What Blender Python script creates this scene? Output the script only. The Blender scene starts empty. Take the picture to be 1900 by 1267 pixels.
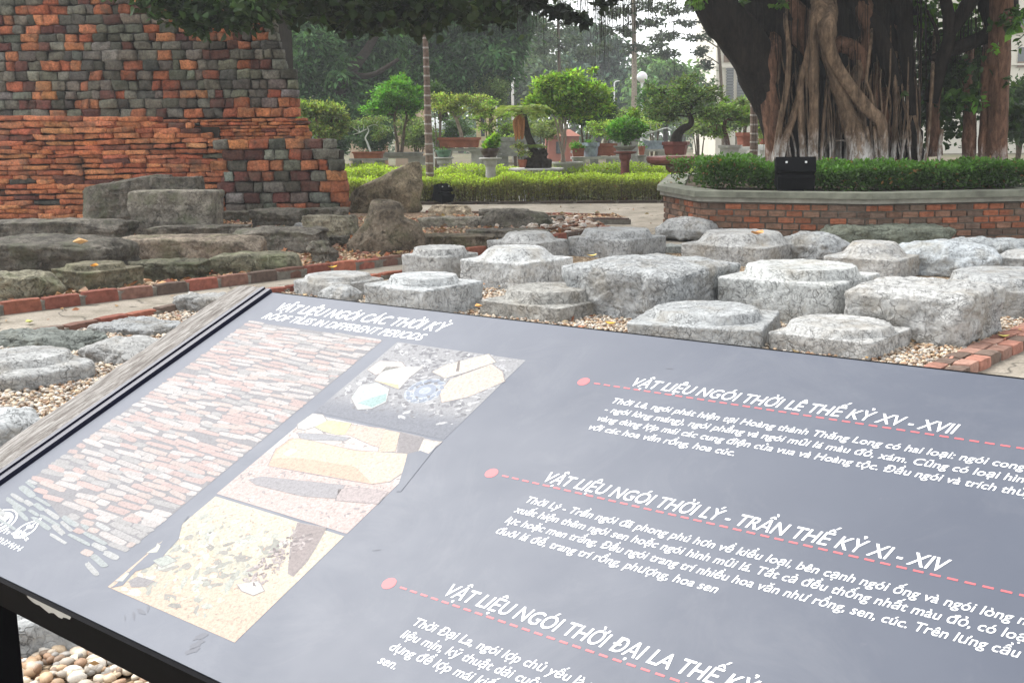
import bpy, math, random
import numpy as np
from mathutils import Matrix, Vector

# ------------------------------------------------------------------ scene, camera, light
sc = bpy.context.scene
COL = sc.collection
R = math.radians
F, CX, CY, EYE = 2013.0, 950.0, 633.5, 1.45      # focal length and centre in photo pixels, eye height in metres
PITCH = math.atan((CY - 255.0) / F)
cam_d = bpy.data.cameras.new('camera')
cam = bpy.data.objects.new('camera', cam_d)
COL.objects.link(cam)
cam_d.sensor_width = 36.0
cam_d.lens = 36.0 * F / 1900.0
cam_d.clip_start = 0.05
cam_d.clip_end = 2000.0
CM = (Matrix.Translation((0, 0, EYE)) @ Matrix.Rotation(R(90) - PITCH, 4, 'X') @ Matrix.Rotation(R(-0.5), 4, 'Z'))
cam.matrix_world = CM
sc.camera = cam

SUN_EL, SUN_AZ = 56.0, -52.0          # azimuth measured clockwise from the view direction
w = bpy.data.worlds.new('World')
sc.world = w
w.use_nodes = True
wn = w.node_tree
bg = wn.nodes['Background']
sky = wn.nodes.new('ShaderNodeTexSky')
sky.sky_type = 'NISHITA'
sky.sun_disc = False
sky.sun_elevation = R(SUN_EL)
sky.sun_rotation = R(SUN_AZ)
sky.dust_density = 1.0
hs = wn.nodes.new('ShaderNodeHueSaturation')
hs.inputs['Saturation'].default_value = 0.12      # overcast: the sky is white, hardly blue
wn.links.new(sky.outputs[0], hs.inputs['Color'])
wn.links.new(hs.outputs[0], bg.inputs['Color'])
bg.inputs['Strength'].default_value = 0.15
sun_d = bpy.data.lights.new('sun', 'SUN')
sun_d.energy = 1.7
sun_d.angle = R(40)
sun_d.color = (1.0, 0.98, 0.945)
sun = bpy.data.objects.new('sun', sun_d)
COL.objects.link(sun)
sun_dir = Vector((math.sin(R(SUN_AZ)) * math.cos(R(SUN_EL)), math.cos(R(SUN_AZ)) * math.cos(R(SUN_EL)), math.sin(R(SUN_EL))))
sun.rotation_euler = sun_dir.to_track_quat('Z', 'Y').to_euler()
sun.location = sun_dir * 60
sc.view_settings.view_transform = 'Standard'
sc.view_settings.look = 'None'
sc.view_settings.gamma = 1
sc.view_settings.exposure = 1.5

HAZE = 0.0013

# ------------------------------------------------------------------ survey helpers (photo pixel -> point of the place)
MR = np.array(CM.to_3x3())
CP = np.array((0, 0, EYE))
def ray(x, y):
    return MR @ np.array([(x - CX) / F, -(y - CY) / F, -1.0])
def gnd(x, y, z=0.0):
    d = ray(x, y)
    return CP + d * ((z - EYE) / d[2])
def at(x, y, dist):
    d = ray(x, y)
    return CP + d * (dist / d[1])
def proj(P):
    q = (np.asarray(P, float) - CP) @ MR
    return CX + F * q[..., 0] / -q[..., 2], CY - F * q[..., 1] / -q[..., 2]

# ------------------------------------------------------------------ numpy helpers
def _hash(i, seed):
    i = i.astype(np.int64)
    h = (i[..., 0] * 374761393 + i[..., 1] * 668265263 + i[..., 2] * 2147483647 + seed * 974711) & 0xFFFFFFFF
    h = ((h ^ (h >> 13)) * 1274126177) & 0xFFFFFFFF
    h = ((h ^ (h >> 16)) * 2246822519) & 0xFFFFFFFF
    return ((h ^ (h >> 15)) & 0xFFFFFF) / float(0xFFFFFF)
def vnoise(p, seed=0):
    i = np.floor(p); f = p - i; u = f * f * f * (f * (f * 6 - 15) + 10)
    r = 0
    for dx in (0, 1):
        wx = u[..., 0] if dx else 1 - u[..., 0]
        for dy in (0, 1):
            wy = u[..., 1] if dy else 1 - u[..., 1]
            for dz in (0, 1):
                wz = u[..., 2] if dz else 1 - u[..., 2]
                r = r + wx * wy * wz * _hash(i + np.array([dx, dy, dz]), seed)
    return r * 2 - 1
def fbm(p, freq=1.0, octv=4, seed=0, gain=0.5):
    p = np.asarray(p, float) * freq; a, s, t = 1.0, 0, 0
    for o in range(octv):
        s = s + a * vnoise(p + o * 17.3, seed + o); t += a; a *= gain; p = p * 2.03
    return s / t
def sstep(a, b, x):
    t = np.clip((x - a) / (b - a), 0, 1)
    return t * t * (3 - 2 * t)
def inside(poly, x, y):
    poly = np.asarray(poly); n = len(poly); c = np.zeros(np.shape(x), bool)
    for i in range(n):
        x0, y0 = poly[i][:2]; x1, y1 = poly[(i + 1) % n][:2]
        k = ((y0 > y) != (y1 > y)) & (x < (x1 - x0) * (y - y0) / (y1 - y0 + 1e-12) + x0)
        c ^= k
    return c

# ------------------------------------------------------------------ object helpers
def top_of(o):
    while o.parent: o = o.parent
    return o
def link(name, me, parent=None, loc=None):
    o = bpy.data.objects.new(name, me)
    COL.objects.link(o)
    if parent: o.parent = parent
    elif loc is not None: o.location = loc
    return o
def raw(name, V, Fs, mat, smooth=False, col=None, mi=None):
    V = np.ascontiguousarray(V, np.float32)
    if isinstance(Fs, np.ndarray): Fs = [Fs]
    Fs = [np.asarray(f, np.int32) for f in Fs if len(f)]
    me = bpy.data.meshes.new(name)
    me.vertices.add(len(V)); me.vertices.foreach_set('co', V.ravel())
    lv = np.concatenate([f.ravel() for f in Fs])
    tot = np.concatenate([np.full(len(f), f.shape[1], np.int32) for f in Fs])
    st = np.concatenate([[0], np.cumsum(tot)[:-1]]).astype(np.int32)
    me.loops.add(len(lv)); me.loops.foreach_set('vertex_index', lv)
    me.polygons.add(len(tot)); me.polygons.foreach_set('loop_start', st)
    for m in (mat if isinstance(mat, (list, tuple)) else [mat]): me.materials.append(m)
    if mi is not None: me.polygons.foreach_set('material_index', np.asarray(mi, np.int32))
    me.polygons.foreach_set('use_smooth', np.full(len(tot), bool(smooth)))
    if col is not None:
        c = np.ones((len(V), 4), np.float32); c[:, :3] = col
        me.color_attributes.new('col', 'FLOAT_COLOR', 'POINT').data.foreach_set('color', c.ravel())
    me.update(calc_edges=True)
    return me
def solid(name, V, Fs, mat, parent=None, smooth=False, col=None, mi=None, base=None):
    """one mesh object from world coordinates; base = where its origin goes when top-level"""
    V = np.asarray(V, float)
    if parent: off = np.array(top_of(parent).location)
    else: off = np.asarray(base, float) if base is not None else np.array([V[:, 0].mean(), V[:, 1].mean(), V[:, 2].min()])
    return link(name, raw(name, V - off, Fs, mat, smooth, col, mi), parent, off)
def tag(o, label=None, cat=None, group=None, kind=None):
    if label: o['label'] = label
    if cat: o['category'] = cat
    if group: o['group'] = group
    if kind: o['kind'] = kind
    return o
def thing(name, label, cat, loc, group=None):
    o = bpy.data.objects.new(name, None)
    COL.objects.link(o); o.location = loc; o.empty_display_size = 0.1
    return tag(o, label, cat, group)

class MB:
    """collects shapes (world coordinates) into one mesh"""
    def __init__(s): s.V, s.F, s.C, s.M, s.n = [], [], [], [], 0
    def add(s, V, Fs, col=None, m=0):
        V = np.asarray(V, float)
        if isinstance(Fs, np.ndarray): Fs = [Fs]
        for f in Fs:
            if len(f): s.F.append(np.asarray(f) + s.n); s.M.append(np.full(len(f), m))
        s.V.append(V)
        c = np.empty((len(V), 3)); c[:] = col if col is not None else (1, 1, 1); s.C.append(c)
        s.n += len(V); return s
    def build(s, name, mat, parent=None, smooth=False, col=True, base=None):
        return solid(name, np.concatenate(s.V), s.F, mat, parent, smooth, np.concatenate(s.C) if col else None, np.concatenate(s.M), base)

BOXF = np.array([[0, 3, 2, 1], [4, 5, 6, 7], [0, 1, 5, 4], [1, 2, 6, 5], [2, 3, 7, 6], [3, 0, 4, 7]])
def box(x0, x1, y0, y1, z0, z1):
    return np.array([[x0, y0, z0], [x1, y0, z0], [x1, y1, z0], [x0, y1, z0], [x0, y0, z1], [x1, y0, z1], [x1, y1, z1], [x0, y1, z1]], float)
def obox(c, ex, ey, ez):
    """box from a corner-centred frame: centre c, half vectors ex ey ez"""
    c, ex, ey, ez = map(lambda a: np.asarray(a, float), (c, ex, ey, ez)); s = []
    for z in (-1, 1):
        for x, y in ((-1, -1), (1, -1), (1, 1), (-1, 1)): s.append(c + x * ex + y * ey + z * ez)
    return np.array(s)
def prism(poly, z0, z1):
    n = len(poly); P = np.asarray(poly, float)
    V = np.concatenate([np.c_[P[:, :2], np.full(n, z0)], np.c_[P[:, :2], np.full(n, z1)]])
    side = np.array([[i, (i + 1) % n, n + (i + 1) % n, n + i] for i in range(n)])
    return V, [side, np.array([list(range(n, 2 * n))]), np.array([list(range(n))[::-1]])]
_cg = {}
def cubegrid(n):
    if n in _cg: return _cg[n]
    t = np.linspace(-1, 1, n + 1); P, Q = [], []
    a, b = np.meshgrid(t, t, indexing='ij'); o = np.ones_like(a); k = 0
    ii = np.arange(n * (n + 2) + 1).reshape(-1)
    idx = np.arange((n + 1) ** 2).reshape(n + 1, n + 1)
    q = np.stack([idx[:-1, :-1], idx[1:, :-1], idx[1:, 1:], idx[:-1, 1:]], -1).reshape(-1, 4)
    for (x, y, z) in ((a, b, o), (b, a, -o), (o, a, b), (-o, b, a), (b, o, a), (a, -o, b)):
        P.append(np.stack([x, y, z], -1).reshape(-1, 3)); Q.append(q + k); k += (n + 1) ** 2
    P = np.concatenate(P); Q = np.concatenate(Q)
    u, inv = np.unique(np.round(P, 6), axis=0, return_inverse=True)
    _cg[n] = (u, inv.reshape(-1)[Q]); return _cg[n]
def cat_rom(p, m):
    p = np.asarray(p, float); n = len(p); q = np.concatenate([[2 * p[0] - p[1]], p, [2 * p[-1] - p[-2]]]); out = []
    for i in range(n - 1):
        a, b, c, d = q[i], q[i + 1], q[i + 2], q[i + 3]
        for t in np.linspace(0, 1, m, endpoint=False):
            out.append(0.5 * (2 * b + (c - a) * t + (2 * a - 5 * b + 4 * c - d) * t * t + (3 * b - a - 3 * c + d) * t ** 3))
    out.append(p[-1]); return np.array(out)
def tube(pts, rad, seg=8, m=4, ridge=0.0, seed=0, flute=0):
    """tapering tube along a smooth line, ends closed; ridge = uneven surface in parts of the radius"""
    rad = np.full(len(pts), float(rad)) if np.isscalar(rad) else np.asarray(rad, float)
    S = cat_rom(np.c_[np.asarray(pts, float), rad], m) if m > 1 else np.c_[np.asarray(pts, float), rad]
    P, r = S[:, :3], np.maximum(S[:, 3], 1e-4); n = len(P)
    T = np.gradient(P, axis=0); T /= np.linalg.norm(T, axis=1, keepdims=True) + 1e-9
    up = np.array([0.0, 1.0, 0.1]) if abs(T[:, 2]).mean() > 0.6 else np.array([0.0, 0, 1.0])
    X = np.cross(T, up); X /= np.linalg.norm(X, axis=1, keepdims=True) + 1e-9; Y = np.cross(T, X)
    a = np.linspace(0, 2 * np.pi, seg, endpoint=False); rr = np.ones((n, seg))
    if ridge:
        q = np.stack([np.broadcast_to(np.cos(a) * 1.6, (n, seg)), np.broadcast_to(np.sin(a) * 1.6, (n, seg)), np.broadcast_to((np.arange(n) * 0.18)[:, None], (n, seg))], -1)
        rr = 1 + ridge * fbm(q, 1.3, 3, seed)
        if flute: rr = rr + ridge * 0.6 * np.cos(a * flute + seed + np.arange(n)[:, None] * 0.12)
    V = P[:, None] + (X[:, None] * np.cos(a)[None, :, None] + Y[:, None] * np.sin(a)[None, :, None]) * (r[:, None] * rr)[..., None]
    V = V.reshape(-1, 3); i = np.arange(n - 1)[:, None] * seg; j = np.arange(seg)[None]; k = (j + 1) % seg
    Q = np.stack([i + j, i + k, i + seg + k, i + seg + j], -1).reshape(-1, 4)
    return V, [Q, np.array([list(range(seg))]), np.array([list(range((n - 1) * seg, n * seg))[::-1]])]
def lathe(c, prof, seg=24, rot=0.0, sx=1, sy=1):
    """prof: list of (radius, z) bottom to top, closed with caps"""
    a = np.linspace(0, 2 * np.pi, seg, endpoint=False) + rot; n = len(prof)
    V = np.array([[c[0] + r * math.cos(t) * sx, c[1] + r * math.sin(t) * sy, c[2] + z] for r, z in prof for t in a])
    i = np.arange(n - 1)[:, None] * seg; j = np.arange(seg)[None]; k = (j + 1) % seg
    Q = np.stack([i + j, i + k, i + seg + k, i + seg + j], -1).reshape(-1, 4)
    return V, [Q, np.array([list(range(seg))[::-1]]), np.array([list(range((n - 1) * seg, n * seg))])]
def leaves(C, size, rng, col, droop=0.3, aspect=0.5, out=None, heart=False):
    """one folded leaf per centre C (N,3); returns vertices, faces, colours"""
    N = len(C); size = np.broadcast_to(size, (N,))
    d = rng.normal(size=(N, 3)); d[:, 2] = d[:, 2] * 0.6 - droop
    if out is not None: d = d * 0.7 + out
    d /= np.linalg.norm(d, axis=1, keepdims=True) + 1e-9
    s = rng.normal(size=(N, 3)); s[:, 2] *= 0.5
    s -= d * (s * d).sum(1, keepdims=True); s /= np.linalg.norm(s, axis=1, keepdims=True) + 1e-9
    nn = np.cross(d, s); L = size[:, None]; W = L * aspect
    if heart:
        q = [C, C + d * L * 0.12 + s * W * 0.42 + nn * L * .1, C + d * L * .42 + s * W * .5 + nn * L * .1, C + d * L * .72 + s * W * .22, C + d * L,
             C + d * L * .72 - s * W * .22, C + d * L * .42 - s * W * .5 + nn * L * .1, C + d * L * .12 - s * W * .42 + nn * L * .1]
        V = np.stack(q, 1).reshape(-1, 3); b = np.arange(N)[:, None] * 8
        Fc = np.concatenate([b + np.array([[0, 1, 2, 3]]), b + np.array([[0, 3, 4, 5]]), b + np.array([[0, 5, 6, 7]])]); k = 8
    else:
        V = np.stack([C, C + d * L * .5 + s * W * .5 + nn * L * .08, C + d * L, C + d * L * .5 - s * W * .5 + nn * L * .08], 1).reshape(-1, 3)
        b = np.arange(N)[:, None] * 4; Fc = np.concatenate([b + np.array([[0, 1, 2]]), b + np.array([[0, 2, 3]])]); k = 4
    return V, Fc, np.repeat(np.broadcast_to(col, (N, 3)), k, 0)
def hsvjit(base, N, rng, v=0.35, h=0.12):
    b = np.asarray(base, float)[None] * (1 + rng.uniform(-v, v, (N, 1))) * (1 + rng.uniform(-h, h, (N, 3)))
    return np.clip(b, 0, 1)
def cloud(centres, radii, per, rng, sub=14, tight=0.34):
    """points in uneven clumps: each ellipsoid gets sub clumps round its shell, each with leaves round it"""
    out, tint, dirn = [], [], []
    for c, r in zip(centres, radii):
        r = np.asarray(r, float)
        d = rng.normal(size=(sub, 3)); d /= np.linalg.norm(d, axis=1, keepdims=True)
        s = np.asarray(c) + d * r * rng.uniform(0.35, 1.0, (sub, 1))
        k = rng.integers(0, sub, per)
        g = rng.normal(size=(per, 3)) * r * tight * rng.uniform(.4, 1, (per, 1))
        out.append(s[k] + g); tint.append(rng.uniform(0.5, 1.55, sub)[k]); dirn.append(g / (np.linalg.norm(g, axis=1, keepdims=True) + 1e-9))  # random clump tones, spread widened to colour in highlights and dark gaps
    return np.concatenate(out), np.concatenate(tint), np.concatenate(dirn)

# ------------------------------------------------------------------ materials
def mk(name, rough=0.85, spec=0.3):
    m = bpy.data.materials.new(name); m.use_nodes = True; nt = m.node_tree; b = nt.nodes['Principled BSDF']
    b.inputs['Roughness'].default_value = rough; b.inputs['Specular IOR Level'].default_value = spec
    return m, nt, b
def L_(nt, a, b): nt.links.new(a, b)
def coord(nt, vary=True):
    tc = nt.nodes.new('ShaderNodeTexCoord')
    if not vary: return tc.outputs['Object']
    oi = nt.nodes.new('ShaderNodeObjectInfo'); ml = nt.nodes.new('ShaderNodeMath'); ml.operation = 'MULTIPLY'; ml.inputs[1].default_value = 37.0
    ad = nt.nodes.new('ShaderNodeVectorMath'); L_(nt, oi.outputs['Random'], ml.inputs[0]); L_(nt, tc.outputs['Object'], ad.inputs[0]); L_(nt, ml.outputs[0], ad.inputs[1])
    return ad.outputs[0]
def nz(nt, vec, scale, detail=5, rough=0.6, dist=0.0, sc3=None):
    if sc3:
        mp = nt.nodes.new('ShaderNodeMapping'); mp.inputs['Scale'].default_value = sc3; L_(nt, vec, mp.inputs['Vector']); vec = mp.outputs[0]
    n = nt.nodes.new('ShaderNodeTexNoise'); n.inputs['Scale'].default_value = scale; n.inputs['Detail'].default_value = detail
    n.inputs['Roughness'].default_value = rough; n.inputs['Distortion'].default_value = dist; L_(nt, vec, n.inputs['Vector'])
    return n.outputs['Fac']
def vor(nt, vec, scale, feature='DISTANCE_TO_EDGE', out='Distance', rnd=1.0):
    n = nt.nodes.new('ShaderNodeTexVoronoi'); n.feature = feature; n.inputs['Scale'].default_value = scale; n.inputs['Randomness'].default_value = rnd
    L_(nt, vec, n.inputs['Vector']); return n.outputs[out]
def ramp(nt, fac, stops):
    r = nt.nodes.new('ShaderNodeValToRGB'); L_(nt, fac, r.inputs[0]); e = r.color_ramp.elements
    while len(e) < len(stops): e.new(0.5)
    for i, (p, c) in enumerate(stops):
        e[i].position = p; e[i].color = (c, c, c, 1) if np.isscalar(c) else (*c, 1)
    return r.outputs[0]
def mix(nt, a, b, fac, mode='MIX'):
    n = nt.nodes.new('ShaderNodeMix'); n.data_type = 'RGBA'; n.blend_type = mode
    for s, v in ((n.inputs[0], fac), (n.inputs[6], a), (n.inputs[7], b)):
        if isinstance(v, (int, float)): s.default_value = v if s == n.inputs[0] else (v, v, v, 1)
        elif isinstance(v, (tuple, list)): s.default_value = (*v, 1)
        else: L_(nt, v, s)
    return n.outputs[2]
def bump(nt, b, h, strength=0.5, dist=0.02):
    n = nt.nodes.new('ShaderNodeBump'); n.inputs['Strength'].default_value = strength; n.inputs['Distance'].default_value = dist
    L_(nt, h, n.inputs['Height']); L_(nt, n.outputs[0], b.inputs['Normal'])
def attr(nt, name='col'):
    a = nt.nodes.new('ShaderNodeAttribute'); a.attribute_name = name; return a.outputs['Color']
def objcol(nt): return nt.nodes.new('ShaderNodeObjectInfo').outputs['Color']
def setc(nt, b, c):
    if isinstance(c, (tuple, list)): b.inputs['Base Color'].default_value = (*c, 1)
    else: L_(nt, c, b.inputs['Base Color'])

def m_simple(name, c, rough=0.7, spec=0.4, var=0.25, scale=9, bmp=0.2, bd=0.01, metal=0.0):
    m, nt, b = mk(name, rough, spec); v = coord(nt); n = nz(nt, v, scale, 6)
    setc(nt, b, mix(nt, tuple(x * (1 - var) for x in c), tuple(min(1, x * (1 + var)) for x in c), ramp(nt, n, [(0.3, 0.0), (0.7, 1.0)])))
    if bmp: bump(nt, b, nz(nt, v, scale * 3, 5), bmp, bd)
    b.inputs['Metallic'].default_value = metal; return m
def m_attr(name, rough=0.85, spec=0.25, scale=30, lo=0.7, hi=1.2, bmp=0.4, bd=0.01, extra=None):
    m, nt, b = mk(name, rough, spec); v = coord(nt); n = nz(nt, v, scale, 6, 0.65)
    c = mix(nt, attr(nt), ramp(nt, n, [(0.3, lo), (0.7, hi)]), 1.0, 'MULTIPLY')
    if extra: c = extra(nt, v, c)
    setc(nt, b, c)
    if bmp: bump(nt, b, nz(nt, v, scale * 1.7, 6, 0.7), bmp, bd)
    return m
def m_leaf(name, rough=0.5, trans=0.35, spec=0.35):
    m, nt, b = mk(name, rough, spec); a = attr(nt); setc(nt, b, a)
    t = nt.nodes.new('ShaderNodeBsdfTranslucent'); L_(nt, mix(nt, a, (1.2, 1.35, 0.5), 1.0, 'MULTIPLY'), t.inputs['Color'])
    s = nt.nodes.new('ShaderNodeMixShader'); s.inputs[0].default_value = trans
    L_(nt, b.outputs[0], s.inputs[1]); L_(nt, t.outputs[0], s.inputs[2]); L_(nt, s.outputs[0], nt.nodes['Material Output'].inputs[0]); return m
def m_stone(name, lo, hi, crack=0.45, scale=9.0, stain=None, bigs=2.2, lichen=None):
    """weathered stone: cloudy tone, pitted and finely cracked; the object's own colour tints it"""
    m, nt, b = mk(name, 0.9, 0.2); v = coord(nt)
    big = nz(nt, v, bigs, 6, 0.68); fine = nz(nt, v, 26, 7, 0.72, 0.4)
    warp = nt.nodes.new('ShaderNodeTexNoise'); warp.inputs['Scale'].default_value = 6; warp.inputs['Detail'].default_value = 4; L_(nt, v, warp.inputs['Vector'])
    wv = nt.nodes.new('ShaderNodeVectorMath'); wv.operation = 'MULTIPLY_ADD'; L_(nt, warp.outputs['Color'], wv.inputs[0]); wv.inputs[1].default_value = (.3, .3, .3); L_(nt, v, wv.inputs[2])
    ce = vor(nt, wv.outputs[0], scale); ce2 = vor(nt, wv.outputs[0], scale * 2.7)
    c = mix(nt, lo, hi, ramp(nt, big, [(0.3, 0), (0.68, 1)]))
    c = mix(nt, c, ramp(nt, fine, [(0.3, 0.42), (0.5, 1.0), (0.72, 1.32)]), 1.0, 'MULTIPLY')
    brk = ramp(nt, nz(nt, v, 4.5, 3), [(0.42, 0.0), (0.6, 1.0)])
    k1 = mix(nt, 1.0, ramp(nt, ce, [(0.0, 1 - crack), (0.035, 1.0)]), brk)
    k2 = mix(nt, 1.0, ramp(nt, ce2, [(0.0, 1 - crack * .8), (0.05, 1.0)]), ramp(nt, nz(nt, v, 7, 3), [(0.4, 0.0), (0.58, 1.0)]))
    c = mix(nt, mix(nt, c, k1, 1.0, 'MULTIPLY'), k2, 1.0, 'MULTIPLY')
    if stain: c = mix(nt, c, stain, ramp(nt, nz(nt, v, 3.1, 5, 0.65), [(0.50, 0.0), (0.74, 0.8)]))
    if lichen: c = mix(nt, c, lichen, ramp(nt, nz(nt, v, 13, 6, 0.75), [(0.60, 0.0), (0.70, 0.6)]))
    c = mix(nt, c, objcol(nt), 1.0, 'MULTIPLY'); setc(nt, b, c)
    h = mix(nt, fine, mix(nt, k1, k2, 1.0, 'MULTIPLY'), 0.5); bump(nt, b, h, 1.0, 0.035); return m

M = {}
M['grey_stone'] = m_stone('pale_limestone', (0.33, 0.335, 0.33), (0.50, 0.51, 0.505), 0.5, 8, (0.30, 0.27, 0.22))
M['dark_stone'] = m_stone('dark_weathered_stone', (0.040, 0.036, 0.030), (0.25, 0.225, 0.185), 0.6, 5, (0.11, 0.12, 0.07), 4.2, (.34, .33, .28))
def _mottle(nt, v, c):
    c = mix(nt, c, ramp(nt, nz(nt, v, 5.5, 7, .7, .4), [(.34, .45), (.5, 1.0), (.68, 1.3)]), 1.0, 'MULTIPLY')
    return mix(nt, c, (.11, .105, .08), ramp(nt, nz(nt, v, 2.3, 7, .72), [(.52, 0), (.72, .7)]))
M['brick'] = m_attr('old_brick', 0.92, 0.15, 26, 0.5, 1.35, 0.9, 0.02, _mottle)
M['kerb'] = m_attr('kerb_brick', 0.9, 0.2, 18, 0.6, 1.2, 0.5, 0.01)
M['pebble'] = m_attr('river_pebble', 0.6, 0.35, 60, 0.8, 1.15, 0.15, 0.003)
M['litter'] = m_attr('leaf_litter', 0.8, 0.2, 40, 0.7, 1.2, 0.2, 0.003)
M['leaf'] = m_leaf('leaf', 0.5, 0.38, 0.25); M['leaf_dark'] = m_leaf('dull_leaf', 0.7, 0.25, 0.12)  # second leaf is rougher, less translucent and less glossy, for the far trees
M['black'] = m_simple('black_painted_metal', (0.003, 0.003, 0.004), 0.7, 0.06, 0.3, 20, 0.05, 0.002)
M['bark'] = m_simple('grey_brown_bark', (0.11, 0.085, 0.06), 0.9, 0.15, 0.5, 14, 0.8, 0.02)
M['bark_pale'] = m_simple('pale_bark', (0.30, 0.25, 0.20), 0.9, 0.15, 0.35, 12, 0.6, 0.01)
M['bark_dark'] = m_simple('dark_bark', (0.04, 0.032, 0.025), 0.9, 0.15, 0.5, 14, 0.8, 0.02)
M['terracotta'] = m_simple('terracotta', (0.30, 0.105, 0.065), 0.75, 0.3, 0.3, 6, 0.2, 0.006)
M['red_glaze'] = m_simple('dark_red_stone', (0.19, 0.058, 0.045), 0.55, 0.4, 0.35, 5, 0.25, 0.008)
M['brown_glaze'] = m_simple('dark_brown_glaze', (0.06, 0.035, 0.028), 0.3, 0.5, 0.3, 8, 0.1, 0.004)
M['grey_pot'] = m_simple('grey_cast_stone', (0.30, 0.30, 0.28), 0.85, 0.2, 0.3, 7, 0.4, 0.01)
M['blue_pot'] = m_simple('blue_grey_glaze', (0.27, 0.32, 0.38), 0.4, 0.5, 0.4, 11, 0.2, 0.006)
M['green_pot'] = m_simple('green_glaze', (0.10, 0.20, 0.13), 0.35, 0.5, 0.5, 12, 0.1, 0.004)
M['pale_conc'] = m_simple('pale_concrete', (0.46, 0.45, 0.42), 0.9, 0.2, 0.22, 6, 0.4, 0.01)
M['white'] = m_simple('white_paint', (0.75, 0.76, 0.75), 0.5, 0.4, 0.06, 6, 0.05, 0.003)
M['soil'] = m_simple('soil', (0.07, 0.055, 0.038), 0.95, 0.1, 0.5, 8, 0.8, 0.03)
# ------------------------------------------------------------------ the ground
AX = np.array([math.sin(R(39)), math.cos(R(39)), 0.0])      # the beds, the kerbs and the lectern all follow this direction
BX = np.array([-math.cos(R(39)), math.sin(R(39)), 0.0])
def sheet(name, poly, z, mat):
    P = np.asarray(poly, float)[:, :2]; V = np.c_[P, np.full(len(P), z)]
    return tag(solid(name, V, [np.array([list(range(len(P)))])], mat, base=(P[:, 0].mean(), P[:, 1].mean(), z)), kind='structure')
m, nt, b = mk('garden_earth', 0.95, 0.1); v = coord(nt, False)
c = mix(nt, (0.10, 0.085, 0.055), (0.17, 0.15, 0.10), ramp(nt, nz(nt, v, 0.6, 8), [(0.35, 0), (0.65, 1)]))
c = mix(nt, c, (0.07, 0.10, 0.03), ramp(nt, nz(nt, v, 0.25, 6), [(0.5, 0), (0.62, 0.8)])); setc(nt, b, c); bump(nt, b, nz(nt, v, 12, 8), 0.6, 0.03)
sheet('ground', [(-900, -300), (900, -300), (900, 1500), (-900, 1500)], -0.06, m)
m, nt, b = mk('worn_concrete', 0.9, 0.2); v = coord(nt, False)
c = mix(nt, (0.20, 0.175, 0.14), (0.36, 0.32, 0.265), ramp(nt, nz(nt, v, 1.1, 8, 0.65), [(0.3, 0), (0.7, 1)]))
c = mix(nt, c, ramp(nt, nz(nt, v, 55, 5, 0.7), [(0.3, 0.6), (0.7, 1.25)]), 1.0, 'MULTIPLY')
c = mix(nt, c, (0.12, 0.105, 0.075), ramp(nt, nz(nt, v, 2.6, 7, 0.74), [(0.48, 0), (0.68, 0.85)]))
wn_ = nt.nodes.new('ShaderNodeTexNoise'); wn_.inputs['Scale'].default_value = 2.5; L_(nt, v, wn_.inputs['Vector']); wv_ = nt.nodes.new('ShaderNodeVectorMath'); wv_.operation = 'MULTIPLY_ADD'; wv_.inputs[1].default_value = (.5, .5, .5); L_(nt, wn_.outputs['Color'], wv_.inputs[0]); L_(nt, v, wv_.inputs[2])
c = mix(nt, c, ramp(nt, vor(nt, wv_.outputs[0], .8), [(0.0, .35), (.012, 1.0)]), 1.0, 'MULTIPLY')
setc(nt, b, c); bump(nt, b, nz(nt, v, 70, 5, 0.7), 0.5, 0.01)
sheet('path', [(-16, -6), (16, -6), (16, 24.2), (-16, 24.2)], -0.004, m)
m, nt, b = mk('gravel_bed_base', 0.95, 0.15); v = coord(nt, False)
c = ramp(nt, vor(nt, v, 30, 'F1', 'Color'), [(0.1, (0.16, 0.11, 0.07)), (0.5, (0.38, 0.27, 0.17)), (0.9, (0.55, 0.46, 0.34))])
c = mix(nt, c, ramp(nt, vor(nt, v, 30), [(0.0, 0.15), (0.14, 1.0)]), 1.0, 'MULTIPLY'); setc(nt, b, c)
bump(nt, b, vor(nt, v, 30), 1.0, 0.03)
GM = m
KL0, KL1 = gnd(162, 617), gnd(336, 583)                      # left kerb of the pale bed
kd = (KL1 - KL0) / np.linalg.norm(KL1 - KL0)
ka, kb = KL0 - kd * 7.5, KL0 + kd * 1.6
kc = kb + AX * 5.2
KR = [gnd(1640, 763), gnd(1782, 684), gnd(1900, 630), gnd(2010, 583)]
pale_poly = [ka, kb, kc, kc + np.array([3.6, 0.2, 0]), gnd(1880, 478), gnd(2120, 540), KR[3], KR[2], KR[1], KR[0], KR[0] - (KR[1] - KR[0]) * 3.0]
sheet('gravel_bed', pale_poly, 0.03, GM)
m, nt, b = mk('litter_bed_base', 0.95, 0.15); v = coord(nt, False)
c = ramp(nt, vor(nt, v, 22, 'F1', 'Color'), [(0.1, (0.09, 0.06, 0.04)), (0.5, (0.20, 0.13, 0.085)), (0.9, (0.38, 0.30, 0.21))])
setc(nt, b, c); bump(nt, b, vor(nt, v, 22), 1.0, 0.03)
DK = [gnd(-120, 601), gnd(0, 583), gnd(745, 489), gnd(900, 472), gnd(1128, 431)]
dark_poly = DK + [gnd(1080, 413), gnd(1165, 405.5), gnd(1145, 402), gnd(780, 396), gnd(600, 400), gnd(-120, 418)]
sheet('stone_bed', dark_poly, 0.03, m)

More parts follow.
